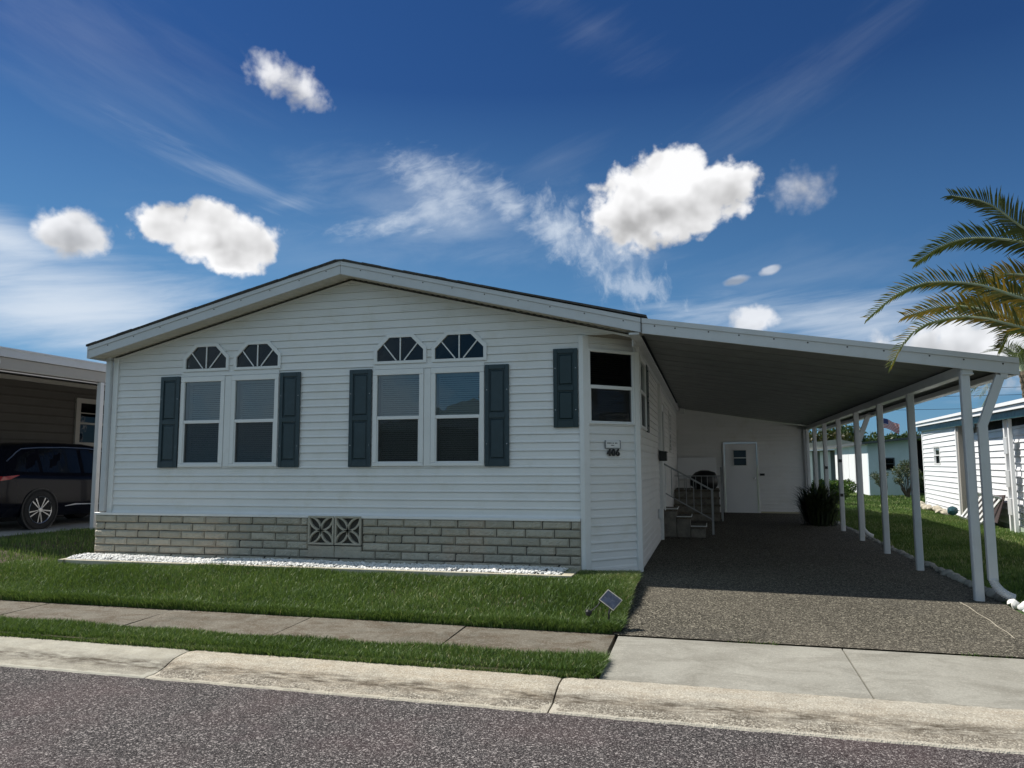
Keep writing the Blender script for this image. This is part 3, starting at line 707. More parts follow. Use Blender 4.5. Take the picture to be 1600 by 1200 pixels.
# skirt of split-face blocks, course by course
def skirt():
    v = []; f = []; tone = []; mb = MB(); ch = .1035; x0, x1 = -8.44, -1.497; y1 = WY-.025
    nc = 7; blk = .360
    for k in range(nc):
        zt = SKZ-.036-.0-k*ch; zb = zt-ch+.008
        off = (k % 2)*blk*.5+random.uniform(0, .02)
        x = x0-off
        first = True
        while x < x1:
            w = blk+random.uniform(-.005, .005); a, b = max(x, x0), min(x+w-.009, x1); x += w
            if b-a < .03: continue
            segs = [(a, b)]
            if k < 4:                                                     # leave room for the two screen blocks
                g0, g1 = -5.088, -4.325
                segs = []
                if a < g0: segs.append((a, min(b, g0-.006)))
                if b > g1: segs.append((max(a, g1+.006), b))
            for (p, q) in segs:
                if q-p < .03: continue
                nx, nz = max(2, int((q-p)/.022)), 5; o = len(mb.v); t = random.random(); jy = random.uniform(-.006, .006); zj = random.uniform(-.0015, .0015)
                for j in range(nz+1):
                    for i in range(nx+1):
                        u, w2 = i/nx, j/nz; e = min(u*(q-p), (1-u)*(q-p), w2*(zt-zb), (1-w2)*(zt-zb))
                        d = 0 if e < 1e-6 else .014+min(.008, e*1.0)+random.uniform(-.004, .004)
                        mb.v.append((p+u*(q-p), y1-.010-d+jy, zb+w2*(zt-zb)+zj))
                for j in range(nz):
                    for i in range(nx): mb.f.append((o+j*(nx+1)+i, o+j*(nx+1)+i+1, o+(j+1)*(nx+1)+i+1, o+(j+1)*(nx+1)+i)); tone.append(t)
                # rim back to the joint
                rim = [o+i for i in range(nx+1)]+[o+j*(nx+1)+nx for j in range(1, nz+1)]+[o+nz*(nx+1)+i for i in range(nx-1, -1, -1)]+[o+j*(nx+1) for j in range(nz-1, 0, -1)]
                k0 = len(mb.v); mb.v += [(mb.v[r][0], y1+.01, mb.v[r][2]) for r in rim]
                for i in range(len(rim)): mb.f.append((rim[i], k0+i, k0+(i+1) % len(rim), rim[(i+1) % len(rim)])); tone.append(t)
    sk = mb.build('block_skirt', m_block, home); set_tone(sk.data, tone)
    # left return
    mb = MB(); tone = []
    for k in range(7):
        zt = SKZ-.036-k*ch; y = y1-.0
        while y < 14:
            l = blk; mb.bbox(-8.44, -8.30, y+.001, y+l-.007, zt-ch+.007, zt, .006); tone += [random.random()]*26; y += l
    r = mb.build('block_skirt', m_block, home); set_tone(r.data, (tone*2)[:len(r.data.polygons)])
    MB().box(-8.43, x1-.01, y1-.006, y1+.05, -.1, SKZ-.036).build('joint_backing', m_mortar, sk)
    MB().box(-8.425, -8.32, y1+.05, 14, -.1, SKZ-.04).build('joint_backing', m_mortar, r)
    MB().bbox(-8.45, x1+.0, WY-.062, WY-.004, SKZ-.035, SKZ-.001, .004).build('skirt_cap', m_trim, home)
skirt()
# screen blocks: four petals in a square
def ringseg(mb, P, w, y0, y1):
    for a, b in zip(P[:-1], P[1:]):
        d = Vector((b[0]-a[0], b[1]-a[1])); n = Vector((-d.y, d.x)).normalized()*w/2
        q = [(a[0]+n.x, a[1]+n.y), (b[0]+n.x, b[1]+n.y), (b[0]-n.x, b[1]-n.y), (a[0]-n.x, a[1]-n.y)]
        mb.add([(x, y0, z) for x, z in q]+[(x, y1, z) for x, z in q], ((0, 1, 2, 3), (0, 4, 5, 1), (2, 6, 7, 3), (1, 5, 6, 2), (3, 7, 4, 0)))
for i, cx in enumerate((-4.897, -4.516)):
    h = .184; cz = SKZ-.036-h+.028; mb = MB(); y0, y1 = WY-.075, WY+.05
    mb.bbox(cx-h, cx+h, y0, y1, cz+h-.024, cz+h, .003); mb.bbox(cx-h, cx+h, y0, y1, cz-h, cz-h+.024, .003)
    mb.bbox(cx-h, cx-h+.024, y0, y1, cz-h+.025, cz+h-.025, .003); mb.bbox(cx+h-.024, cx+h, y0, y1, cz-h+.025, cz+h-.025, .003)
    hh = h-.012
    for sx_, sz_ in ((1, 1), (1, -1), (-1, 1), (-1, -1)):
        for sw in (0, 1):
            P = []
            for k in range(11):
                t = k/10*PI/2
                u, v = (math.sin(t), 1-math.cos(t)) if sw else (1-math.cos(t), math.sin(t))
                P.append((cx+sx_*u*hh, cz+sz_*v*hh))
            ringseg(mb, P, .024, y0+.004+.002*sw, y1)
    b = mb.build('screen_block', m_block, home); set_tone(b.data, [.75]*len(b.data.polygons))
mb = MB(); mb.box(-5.09, -4.32, WY+.06, WY+.3, .1, .62); mb.build('crawl_space', m_dark, home)
mb = MB(); tn = []
for k in range(2):
    for i in range(2): mb.bbox(-5.082+i*.380, -5.082+i*.380+.372, WY-.062, WY, SKZ-.445-.045*k-(.045 if k else 0), SKZ-.385-.05*k-.005, .005); tn += [.4+.2*i]*26
b = mb.build('block_skirt', m_block, home); set_tone(b.data, (tn*2)[:len(b.data.polygons)])

# rake fascia, soffit, roof
def prism(stn, y0, y1, h0, h1):
    mb = MB()
    for x, z in stn: mb.v += [(x, y0, z+h0), (x, y0, z+h1), (x, y1, z+h1), (x, y1, z+h0)]
    n = len(stn)
    for i in range(n-1):
        o = i*4
        for j in range(4): mb.f.append((o+j, o+(j+1) % 4, o+4+(j+1) % 4, o+4+j))
    mb.f += [(0, 1, 2, 3), (4*n-4, 4*n-1, 4*n-2, 4*n-3)]; return mb
HR = [(x, roof_z(x)) for x in (-8.43, -4.55)]; HR2 = [(x, roof_z(x)) for x in (-4.545, -.705)]
for st in (HR, HR2):
    f_ = prism(st, FY, FY+.012, -.004, .105).build('rake_fascia', m_alu, home)
    prism(st, FY-.011, FY+.02, .106, .158).build('drip_edge', m_alu, f_)
    prism([(x, z) for x, z in st], FY-.004, FY+.02, -.012, -.005).build('fascia_lip', m_alu, f_)
mb = MB(); MB().box(-8.445, -8.425, FY-.005, 22.7, roof_z(-8.43)-.01, roof_z(-8.43)+.15).build('eave_fascia', m_alu, home)
for i in range(9):
    for x in (-8.1+i*.42+random.uniform(-.03, .03), -4.25+i*.415+random.uniform(-.03, .03)):
        MB().lathe((x, FY-.001, roof_z(x)+.085), (0, -1, 0), ((0, .008), (.004, .007), (.006, .003), (.006, 0)), 8).build('screw', m_screw, home)
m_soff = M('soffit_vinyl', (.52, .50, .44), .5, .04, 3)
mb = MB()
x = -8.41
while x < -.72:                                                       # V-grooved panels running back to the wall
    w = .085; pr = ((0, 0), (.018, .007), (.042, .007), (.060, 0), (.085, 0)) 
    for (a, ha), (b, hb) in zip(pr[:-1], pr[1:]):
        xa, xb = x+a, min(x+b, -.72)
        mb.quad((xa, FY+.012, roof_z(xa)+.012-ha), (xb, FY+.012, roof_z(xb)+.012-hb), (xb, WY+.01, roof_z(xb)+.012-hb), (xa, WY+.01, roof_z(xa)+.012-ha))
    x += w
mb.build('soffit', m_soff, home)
for st in (([(XL, roof_z(XL)), (-4.55, roof_z(-4.55))]), ([(-4.55, roof_z(-4.55)), (-.86, roof_z(-.86))])):
    prism(st, WY-.030, WY-.014, -.020, -.006).build('frieze_gap', m_mortar, home)
    prism(st, WY-.024, WY-.002, -.045, -.021).build('frieze_channel', m_trim, home)
mb = MB()
for st in ([(-8.46, roof_z(-8.43)), (-4.55, roof_z(-4.55)+.0)], [(-4.55, roof_z(-4.55)), (-.64, roof_z(-.705)+.006)]):
    p = prism(st, FY-.018, 22.7, .159, .182); mb.add(p.v, p.f)
mb.build('roof', m_shingle, home)
mb = MB()
for side in (0, 1):                                                    # ragged edge of shingle tabs
    x = -8.45 if side == 0 else -4.5
    while x < (-4.6 if side == 0 else -.7):
        w = random.uniform(.12, .17); j = random.uniform(0, .006); z = roof_z(min(x, -.71)); z2 = roof_z(min(x+w, -.71))
        mb.add([(x, FY-.026-j, z+.176), (x+w-.006, FY-.026-j, z2+.176), (x+w-.006, FY-.026-j, z2+.189+j), (x, FY-.026-j, z+.189+j), (x, FY+.6, z+.183), (x+w-.006, FY+.6, z2+.183), (x+w-.006, FY+.6, z2+.190+j), (x, FY+.6, z+.190+j)], ((0, 1, 2, 3), (3, 2, 6, 7), (0, 4, 5, 1), (0, 3, 7, 4), (1, 5, 6, 2))); x += w
mb.build('shingle_edge', m_shingle, home)
# downspout at the left corner
mb = MB(); mb.bbox(-8.372, -8.285, WY-.075, WY-.015, .64, 2.79, .008); mb.bbox(-8.39, -8.30, WY-.07, WY-.02, 2.79, 2.84, .006)
mb.build('downspout', m_alu, home)
# side entrance
d = mapped(MB().bbox(14.66, 15.44, -.02, .012, .47, 2.45, .004), side3).build('door', m_whitewall, home)
mapped(MB().bbox(14.84, 15.26, .013, .018, 1.5, 2.3, .002), side3).build('pane', m_glass_dark, d)
mapped(MB().lathe((14.74, .012, 1.42), (0, 1, 0), ((0, .012), (.03, .012), (.035, .028), (.06, .026), (.07, 0)), 12), side3).build('handle', m_black, d)
mapped(MB().bbox(14.58, 14.655, -.004, .03, .44, 2.53, .003).bbox(15.445, 15.52, -.004, .03, .44, 2.53, .003).bbox(14.656, 15.444, -.004, .03, 2.455, 2.53, .003), side3).build('door_frame', m_frame, home)
mb = MB(); mb.bbox(SX, SX+.06, 13.86, 13.92, -.1, 2.72, .004); mb.tube([(SX+.09, 13.89, .46), (SX+.09, 13.89, .9)], .012, 6); mb.build('conduit', m_frame, home)
mb = MB(); mb.bbox(SX+.012, SX+.09, 13.2, 13.35, .36, .52, .005); mb.build('outlet_box', m_frame, home)
w = window('window', side3, 17.6, 18.5, 1.55, 2.5, 2.0, fw=.05, glassm=m_glass_dark)

# sign, number, mailbox
sg = empty('name_sign', bay3(.43, .02, 1.52), 'small white framed sign with two faint lines of lettering above the house number', 'sign')
mapped(MB().bbox(.315, .535, .016, .028, 1.475, 1.56, .003), bay3).build('panel', m_trim, sg)
mb = MB(); mb.bbox(.306, .315, .014, .032, 1.466, 1.568, .001); mb.bbox(.535, .544, .014, .032, 1.466, 1.568, .001); mb.bbox(.3155, .5345, .014, .032, 1.466, 1.4745, .001)
mapped(mb, bay3).build('sign_frame', M('sign_frame_grey', (.22, .23, .24), .5), sg)
mb = MB(); x = .335
for w_ in (.012, .010, .016, .008, .014, .0, .012, .010, .0, .014, .009, .012):     # letters too small to read
    if w_: mb.box(x, x+w_-.003, .028, .0295, 1.527, 1.541)
    x += (w_ or .010)+.002
x = .395
for w_ in (.010, .014, .010, .009): mb.box(x, x+w_-.003, .028, .0295, 1.500, 1.512); x += w_+.002
mapped(mb, bay3).build('lettering', m_black, sg)
hn = empty('house_number', bay3(.43, .02, 1.42), 'black house number 406 on the angled bay wall under the small sign', 'house number')
for i, ch in enumerate('406'):
    cu_ = bpy.data.curves.new('digit', 'FONT'); cu_.body = ch; cu_.size = .112; cu_.extrude = .006; cu_.bevel_depth = .0045; cu_.bevel_resolution = 1; cu_.align_x = 'CENTER'
    tmp = bpy.data.objects.new('tmp', cu_); COL.objects.link(tmp); me = bpy.data.meshes.new_from_object(tmp, depsgraph=bpy.context.evaluated_depsgraph_get()); bpy.data.objects.remove(tmp)
    me.materials.clear(); me.materials.append(m_black); o = bpy.data.objects.new('digit', me); COL.objects.link(o); o.parent = hn
    P_ = Vector(bay3(.362+i*.068, .028, 1.380)); o.location = P_-hn.location; o.rotation_euler = (R(90), 0, R(45))
mx = empty('mailbox', (SX+.06, 13.8, 1.4), 'small black wall mailbox on the white wall beside the entry steps', 'mailbox')
MB().bbox(SX+.02, SX+.15, 13.62, 13.84, 1.33, 1.50, .008).build('box', m_black, mx)
MB().add([(SX+.018, 13.61, 1.515), (SX+.16, 13.61, 1.49), (SX+.16, 13.85, 1.49), (SX+.018, 13.85, 1.515), (SX+.018, 13.61, 1.503), (SX+.165, 13.61, 1.475), (SX+.165, 13.85, 1.475), (SX+.018, 13.85, 1.503)], ((0, 1, 2, 3), (4, 5, 6, 7), (0, 1, 5, 4), (1, 2, 6, 5), (2, 3, 7, 6))).build('lid', m_black, mx)

# ================================================================== carport
cp = empty('carport', (1.2, 8.8, 0), 'long white aluminium carport roof with posts along its open right side', 'carport')
PX = 2.655
cz = lambda x: roof_z(x)+.035
CR = [(-.70, roof_z(-.70)), (3.125, roof_z(3.125))]
f_ = prism(CR, FY, FY+.012, -.012, .100).build('fascia', m_alu, cp)
prism(CR, FY-.011, FY+.02, .101, .158).build('drip_edge', m_alu, f_)
prism([(-.708, roof_z(-.708)), (-.698, roof_z(-.70))], FY-.015, FY+.005, -.012, .158).build('joint_seam', m_mortar, f_)
prism(CR, FY-.004, FY+.03, -.020, -.0125).build('fascia_lip', m_alu, f_)
for x in (-.55, -.32, .05, .38, .75, 1.1, 1.5, 1.86, 2.3, 2.62, 2.98): MB().lathe((x, FY-.001, roof_z(x)+.08), (0, -1, 0), ((0, .009), (.004, .008), (.006, .003), (.006, 0)), 8).build('screw', m_screw, f_)
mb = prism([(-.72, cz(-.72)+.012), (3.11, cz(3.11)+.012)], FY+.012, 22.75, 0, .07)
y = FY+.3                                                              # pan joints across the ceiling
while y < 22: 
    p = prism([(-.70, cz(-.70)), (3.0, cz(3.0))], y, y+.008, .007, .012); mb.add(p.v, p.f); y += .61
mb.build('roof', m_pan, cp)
mb = MB(); mb.bbox(PX-.05, PX+.05, FY+.02, 22.19, 2.195, cz(PX)-.003, .004); mb.bbox(PX-.056, PX+.056, FY+.015, 22.18, 2.188, 2.205, .003); mb.build('beam', m_alu, cp)
mb = MB(); gx = 3.115; gz = roof_z(gx)
mb.box(gx-.004, gx, FY+.03, 22.7, gz-.02, gz+.15); mb.box(gx-.10, gx-.004, FY+.03, 22.7, gz-.02, gz-.015); mb.box(gx-.104, gx-.10, FY+.03, 22.7, gz-.02, gz+.04); mb.build('gutter', m_alu, cp)
PY = [8.86, 11.10, 12.98, 14.95, 16.92, 18.86, 20.6, 22.05]
pm = MB(); w = .042
pm.bbox(-w, w, -w, w, 0, 2.30, .005)
for sx_ in (-1, 1):
    pm.box(sx_*w, sx_*(w+.003), -.022, .022, .002, 2.11)
    pm.box(-.022, .022, sx_*w, sx_*(w+.003), .002, 2.11)
post0 = None
for y in PY:
    zb = drive_z(PX, y)-.01
    if post0 is None:
        post0 = pm.build('post', m_alu); post0.parent = cp; o = post0
    else:
        o = post0.copy(); COL.objects.link(o); o.parent = cp
    o.location = Vector((PX-.02, y, zb))-cp.location; o.scale = (1, 1, (2.190-zb)/2.30 if y != PY[0] else (2.25-zb)/2.30)
def downspout(y, drop):
    mb = MB(); x1_ = PX+.105
    mb.bar((2.955, y, gz-.02), (x1_-.012, y, 1.625), .083, .058, (0, 1, 0)); mb.bar((x1_, y, 1.685), (x1_, y, .09), .085, .06, (0, 1, 0))
    mb.bar((2.955, y, gz+.0), (3.02, y, gz-.012), .09, .065, (0, 1, 0))
    d = mb.build('downspout', m_alu, cp)
    pts = []; rad = []
    for k in range(31):
        t = k/30; a = t*1.25; pts.append((x1_+.20*(1-math.cos(a))+.03*t, y-.06*t, .09-.175*math.sin(a)/math.sin(1.25)+.01)); rad.append(.042+.005*math.sin(k*PI))
        rad[-1] = .039+.006*(k % 2)
    MB().tube(pts, rad, 14).build('flexible_elbow', m_alu, d)
downspout(8.82, 0); downspout(15.55, 0)
for (y, z) in ((18.86, 1.15), (18.86, .62), (16.92, 1.3), (16.92, .6)): MB().bbox(PX-.05, PX+.01, y-.06, y-.047, z, z+.06, .002).build('clip', m_black, cp)

# ================================================================== storage shed at the end
shd = empty('storage_shed', (.9, 22.2, 0), 'white sided storage room closing the back of the carport', 'shed')
mb = MB(); siding(mb, [[(SX, -.14), (2.60, -.14), (2.60, cz(2.6)), (SX, cz(SX))]], [rect(.44, 1.325, -.2, 1.87)], lambda s, z, o: (s, 22.2-o, z), -.14); mb.build('front_wall', m_vinyl, shd)
mb = MB(); siding(mb, [rect(22.2, 25.2, -.14, cz(2.6))], [], lambda s, z, o: (2.60+o, s, z), -.14); mb.build('side_wall', m_vinyl, shd)
mb = MB(); mb.bbox(2.55, 2.62, 22.165, 22.19, -.12, cz(2.6)-.01, .003); mb.build('corner_trim', m_trim, shd)
MB().bbox(1.37, 2.55, 22.15, 22.185, -.12, -.03, .003).build('base_board', M('tan_base_board', (.42, .38, .27), .7), shd)
d = MB().bbox(.452, 1.313, 22.185, 22.22, -.09, 1.855, .004).build('door', m_whitewall, shd)
MB().bbox(.67, 1.06, 22.165, 22.184, 1.205, 1.68, .003).build('window_frame', m_frame, d)
MB().quad((.70, 22.160, 1.235), (1.03, 22.160, 1.235), (1.03, 22.160, 1.43), (.70, 22.160, 1.43)).quad((.70, 22.160, 1.455), (1.03, 22.160, 1.455), (1.03, 22.160, 1.65), (.70, 22.160, 1.65)).build('pane', m_glass_dark, d)
MB().lathe((1.235, 22.185, .87), (0, -1, 0), ((0, .03), (.008, .03), (.01, .012), (.04, .012), (.045, .028), (.07, .024), (.08, 0)), 14).build('knob', m_galv, d)
MB().bbox(.405, .448, 22.16, 22.19, -.1, 1.90, .003).bbox(1.317, 1.36, 22.16, 22.19, -.1, 1.90, .003).bbox(.449, 1.316, 22.16, 22.19, 1.86, 1.90, .003).build('door_frame', m_frame, shd)
MB().box(-1.1, -.60, 21.9, 22.5, 2.70, 3.0).build('roof_closure', m_trim, shd)
MB().bbox(1.38, 1.50, 22.10, 22.18, .95, 1.01, .004).build('hasp', m_black, shd)

# ================================================================== brick steps
m_rail = M('painted_rail', (.30, .31, .31), .5, .1, 10)
m_brick = M('brown_brick', (.17, .155, .13), .85, .35, 9, (.2, .18, .15), .3, .4, 60)
st = empty('entry_steps', (-.4, 14.8, -.05), 'three brick steps with pale treads and a thin handrail at the side door', 'steps')
for (x0, x1, z) in ((-.845, -.60, .455), (-.60, -.35, .315), (-.35, -.085, .145)):
    MB().bbox(x0-.0+.01, x1+.0, 14.50, 15.15, -.1, z-.05, .004).build('riser', m_brick, st)
    MB().bbox(x0-.0+.012, x1+.018, 14.47, 15.18, z-.048, z, .006).build('tread', m_walk, st)
    fr = MB(); fr.bar((x0+.01, 14.465, z+.0), (x1+.02, 14.465, z+.0), .014); fr.bar((x1+.025, 14.465, z+.0), (x1+.025, 15.18, z+.0), .014); fr.build('nosing', m_trim, st)
hr = MB(); y = 15.22; a, b = Vector((-.84, y, 1.28)), Vector((.06, y, .775)); c1, c2 = Vector((-.84, y, .72)), Vector((.06, y, .21))
hr.bar(a, b, .03); hr.bar(c1, c2, .02); hr.bar((.06, y, -.08), (.06, y, .80), .04)
for k in range(1, 6): t = k/6.5; hr.bar(a.lerp(b, t), c1.lerp(c2, t), .014)
hr.build('handrail', m_rail, st)
fs = empty('rear_steps', (-.3, 19.2, -.05), 'wider flight of brick steps with pale treads farther back by the storage room', 'steps')
for k, z in enumerate((.13, .30, .465, .64)):
    y0 = 18.75+.25*k
    MB().bbox(SX+.01, .24-.0*k, y0+.02, (y0+.27 if k < 3 else 21.3), -.1, z-.045, .004).build('riser', m_brick, fs)
    MB().bbox(SX+.012, .26, y0-.01, (y0+.26 if k < 3 else 21.3), z-.043, z, .006).build('tread', m_walk, fs)
hr = MB()
for y_, z_ in ((18.8, .80), (19.6, 1.2)): hr.bar((.30, y_, -.08), (.30, y_, z_), .04)
hr.bar((.30, 18.8, .78), (.30, 19.6, 1.18), .03); hr.bar((.30, 18.8, .35), (.30, 19.6, .75), .02); hr.bar((SX+.02, 19.62, .98), (.30, 19.62, .98), .022)
for k in range(8): hr.bar((SX+.12+k*.14, 19.62, .64), (SX+.12+k*.14, 19.62, .98), .014)
hr.build('handrail', m_rail, fs)
MB().bbox(SX+.02, .215, 21.9, 21.94, .86, 1.46, .004).build('landing_screen', m_whitewall, fs)
mb = MB(); n = 16
prof = [(0, .20), (.08, .27), (.20, .29), (.32, .27), (.42, .20), (.47, .08), (.475, 0)]
mb.lathe((0, 0, 0), (0, 0, 1), prof, n); mb.v = [(x*1.25*(1+.06*math.sin(5*z*9+x*7)), y*.8, z) for x, y, z in mb.v]; mb.v = [(x-.10, y+20.4, z+.64) for x, y, z in mb.v]
tag(mb.build('covered_grill', m_black, smooth=True, loc=(-.1, 20.4, .64)), 'dark rounded covered grill standing on the rear landing', 'grill')

# ================================================================== gravel bed and edging
mb = MB()
mb.bbox(-8.34, -1.62, 8.49, 8.545, -.12, .045, .006)
mb.add([(-1.62, 8.445, .048), (-1.50, 8.445, .048), (-1.49, 9.06, .048), (-1.62, 9.06, .048), (-1.62, 8.445, -.1), (-1.50, 8.445, -.1), (-1.49, 9.06, -.1), (-1.62, 9.06, -.1)], ((0, 1, 2, 3), (0, 4, 5, 1), (1, 5, 6, 2), (3, 2, 6, 7), (0, 3, 7, 4)))
mb.add([(-8.42, 8.46, .046), (-8.342, 8.46, .046), (-8.442, 9.2, .046), (-8.52, 9.2, .046), (-8.42, 8.46, -.12), (-8.342, 8.46, -.12), (-8.442, 9.2, -.12), (-8.52, 9.2, -.12)], ((0, 1, 2, 3), (0, 4, 5, 1), (1, 5, 6, 2), (3, 2, 6, 7), (0, 3, 7, 4)))
tag(mb.build('bed_edging', m_border, loc=(-5, 8.5, 0)), 'cream concrete edging around the white gravel bed below the skirt', 'edging')
mb = MB(); mb.box(-8.42, -1.62, 8.54, 9.10, -.1, .012); struct(mb.build('bed_soil', m_soil))
def ico():
    t = (1+5**.5)/2; v = [(-1, t, 0), (1, t, 0), (-1, -t, 0), (1, -t, 0), (0, -1, t), (0, 1, t), (0, -1, -t), (0, 1, -t), (t, 0, -1), (t, 0, 1), (-t, 0, -1), (-t, 0, 1)]
    f = [(0, 11, 5), (0, 5, 1), (0, 1, 7), (0, 7, 10), (0, 10, 11), (1, 5, 9), (5, 11, 4), (11, 10, 2), (10, 7, 6), (7, 1, 8), (3, 9, 4), (3, 4, 2), (3, 2, 6), (3, 6, 8), (3, 8, 9), (4, 9, 5), (2, 4, 11), (6, 2, 10), (8, 6, 7), (9, 8, 1)]
    v = np.array(v)/math.hypot(1, t); return v, f
IV, IF = ico()
def sub(v, f):
    v = [Vector(x) for x in v]; c_ = {}; nf = []
    def m(a, b):
        k = (min(a, b), max(a, b))
        if k not in c_: c_[k] = len(v); v.append(((v[a]+v[b])/2).normalized())
        return c_[k]
    for a, b, c2 in f:
        x, y, z = m(a, b), m(b, c2), m(c2, a); nf += [(a, x, z), (b, y, x), (c2, z, y), (x, y, z)]
    return np.array([tuple(p) for p in v]), nf
IV2, IF2 = sub(IV, IF)
def pebbles(name, n, fp, r0, r1, mat):
    V = []; F = []; o = 0
    for i in range(n):
        x, y, z = fp(); r = random.uniform(r0, r1); s3 = np.array([random.uniform(.7, 1.25), random.uniform(.7, 1.25), random.uniform(.5, .85)])*r
        a = random.random()*6.28; ca, sa = math.cos(a), math.sin(a); v = IV*s3*(1+rng.uniform(-.16, .16, (12, 1)))
        V.append(np.stack([v[:, 0]*ca-v[:, 1]*sa+x, v[:, 0]*sa+v[:, 1]*ca+y, v[:, 2]+z], 1)); F += [(a_+o, b_+o, c_+o) for a_, b_, c_ in IF]; o += 12
    mb = MB(); mb.v = [tuple(p) for p in np.concatenate(V)]; mb.f = F; return mb.build(name, mat)
def bedp():
    x = random.uniform(-8.40, -1.64); y = 8.55+.545*random.random(); return x, y, .020+.030*math.sin((y-8.5)/.6*PI)*(1+.6*math.sin(x*2.1))*.8+random.uniform(0, .022)
g = pebbles('gravel', 6500, bedp, .012, .024, m_rock); tag(g, 'bed of bright white gravel along the foot of the stone skirt', 'gravel', kind='stuff')
def rock(name, p, r, mat, label, cat, group=None, seed=0):
    rg = np.random.default_rng(seed); v = IV2.copy(); k = rg.uniform(-1, 1, 3); v = v*(1+.18*np.sin(v@rg.uniform(-3, 3, (3, 1))+1)+.10*np.sin(v@rg.uniform(-6, 6, (3, 1))))
    v = v*np.array([1, rg.uniform(.7, 1.0), rg.uniform(.55, .8)])*r; a = rg.uniform(0, 6.28); ca, sa = math.cos(a), math.sin(a)
    mb = MB(); mb.v = [(x*ca-y*sa+p[0], x*sa+y*ca+p[1], z+p[2]) for x, y, z in v]; mb.f = list(IF2)
    return tag(mb.build(name, mat, loc=p, smooth=True), label, cat, group)
WR = [(2.86, 8.66, .045), (2.85, 8.52, .055), (2.92, 8.44, .06), (2.86, 8.36, .05), (2.94, 8.28, .06), (2.84, 8.22, .045), (2.93, 8.13, .05), (2.87, 8.03, .055), (2.98, 8.36, .045), (2.95, 7.98, .06), (2.90, 7.86, .05), (3.01, 8.16, .05)]
for i, (x, y, r) in enumerate(WR):
    rock('white_rock', (x, y, right_z(x, y)+r*.35), r, m_rock, 'white rock '+('of the driveway pile lying nearest to the post' if i == 0 else 'of the driveway pile lying nearest to the street' if i == 10 else 'in the middle of the small pile by the front carport post'), 'rock', 'white rocks beside the driveway', i)
for i in range(64):
    y = 8.98+i*.195+random.uniform(-.03, .03); r = random.uniform(.055, .075)
    rock('edging_stone', (2.865+random.uniform(-.012, .012), y, right_z(2.87, y)+.012), r, m_darkrock, 'weathered grey stone in the row lining the carport slab', 'stone', 'edging stones along the carport', 100+i)

# ================================================================== solar spot light at the lawn corner
sl = empty('solar_light', (-.875, 6.98, -.14), 'small solar spotlight with a tilted square panel on the lawn corner by the driveway', 'garden light')
m_solar = M('solar_panel', (.03, .04, .065), .35, .3, 25, (.12, .13, .15), .5, 0, spec=.35)
c0 = Vector((-.885, 6.98, .055)); u = Vector((.80, -.25, -.50)).normalized(); nrm = Vector((-.25, -.55, .75)); nrm = (nrm-u*nrm.dot(u)).normalized(); v = nrm.cross(u)
def plate(c_, a, b, h, mat, nm, off=0):
    mb = MB(); P = [c_+u*sx_*a+v*sy2*b+nrm*(off+hh) for hh in (0, h) for sx_, sy2 in ((-1, -1), (1, -1), (1, 1), (-1, 1))]
    mb.add(P, ((0, 3, 2, 1), (4, 5, 6, 7), (0, 1, 5, 4), (1, 2, 6, 5), (2, 3, 7, 6), (3, 0, 4, 7))); return mb.build(nm, mat, sl)
plate(c0, .080, .066, .014, m_black, 'housing'); plate(c0, .082, .068, .003, m_darkrock, 'bezel', .0142); plate(c0, .074, .060, .002, m_solar, 'panel', .0174)
MB().tube([c0, c0-nrm*.05+Vector((0, 0, -.03)), (-.905, 7.0, -.06), (-.905, 7.0, -.16)], .009, 8).build('stake', m_black, sl)
MB().tube([c0-u*.07-nrm*.01, (-1.0, 6.94, .01), (-1.08, 6.90, -.05)], .006, 6).build('bracket_arm', m_black, sl)
MB().lathe((-1.08, 6.90, -.07), (.2, .3, 1), ((0, .02), (.03, .03), (.05, .026), (.05, 0)), 12).build('lamp_head', m_black, sl)

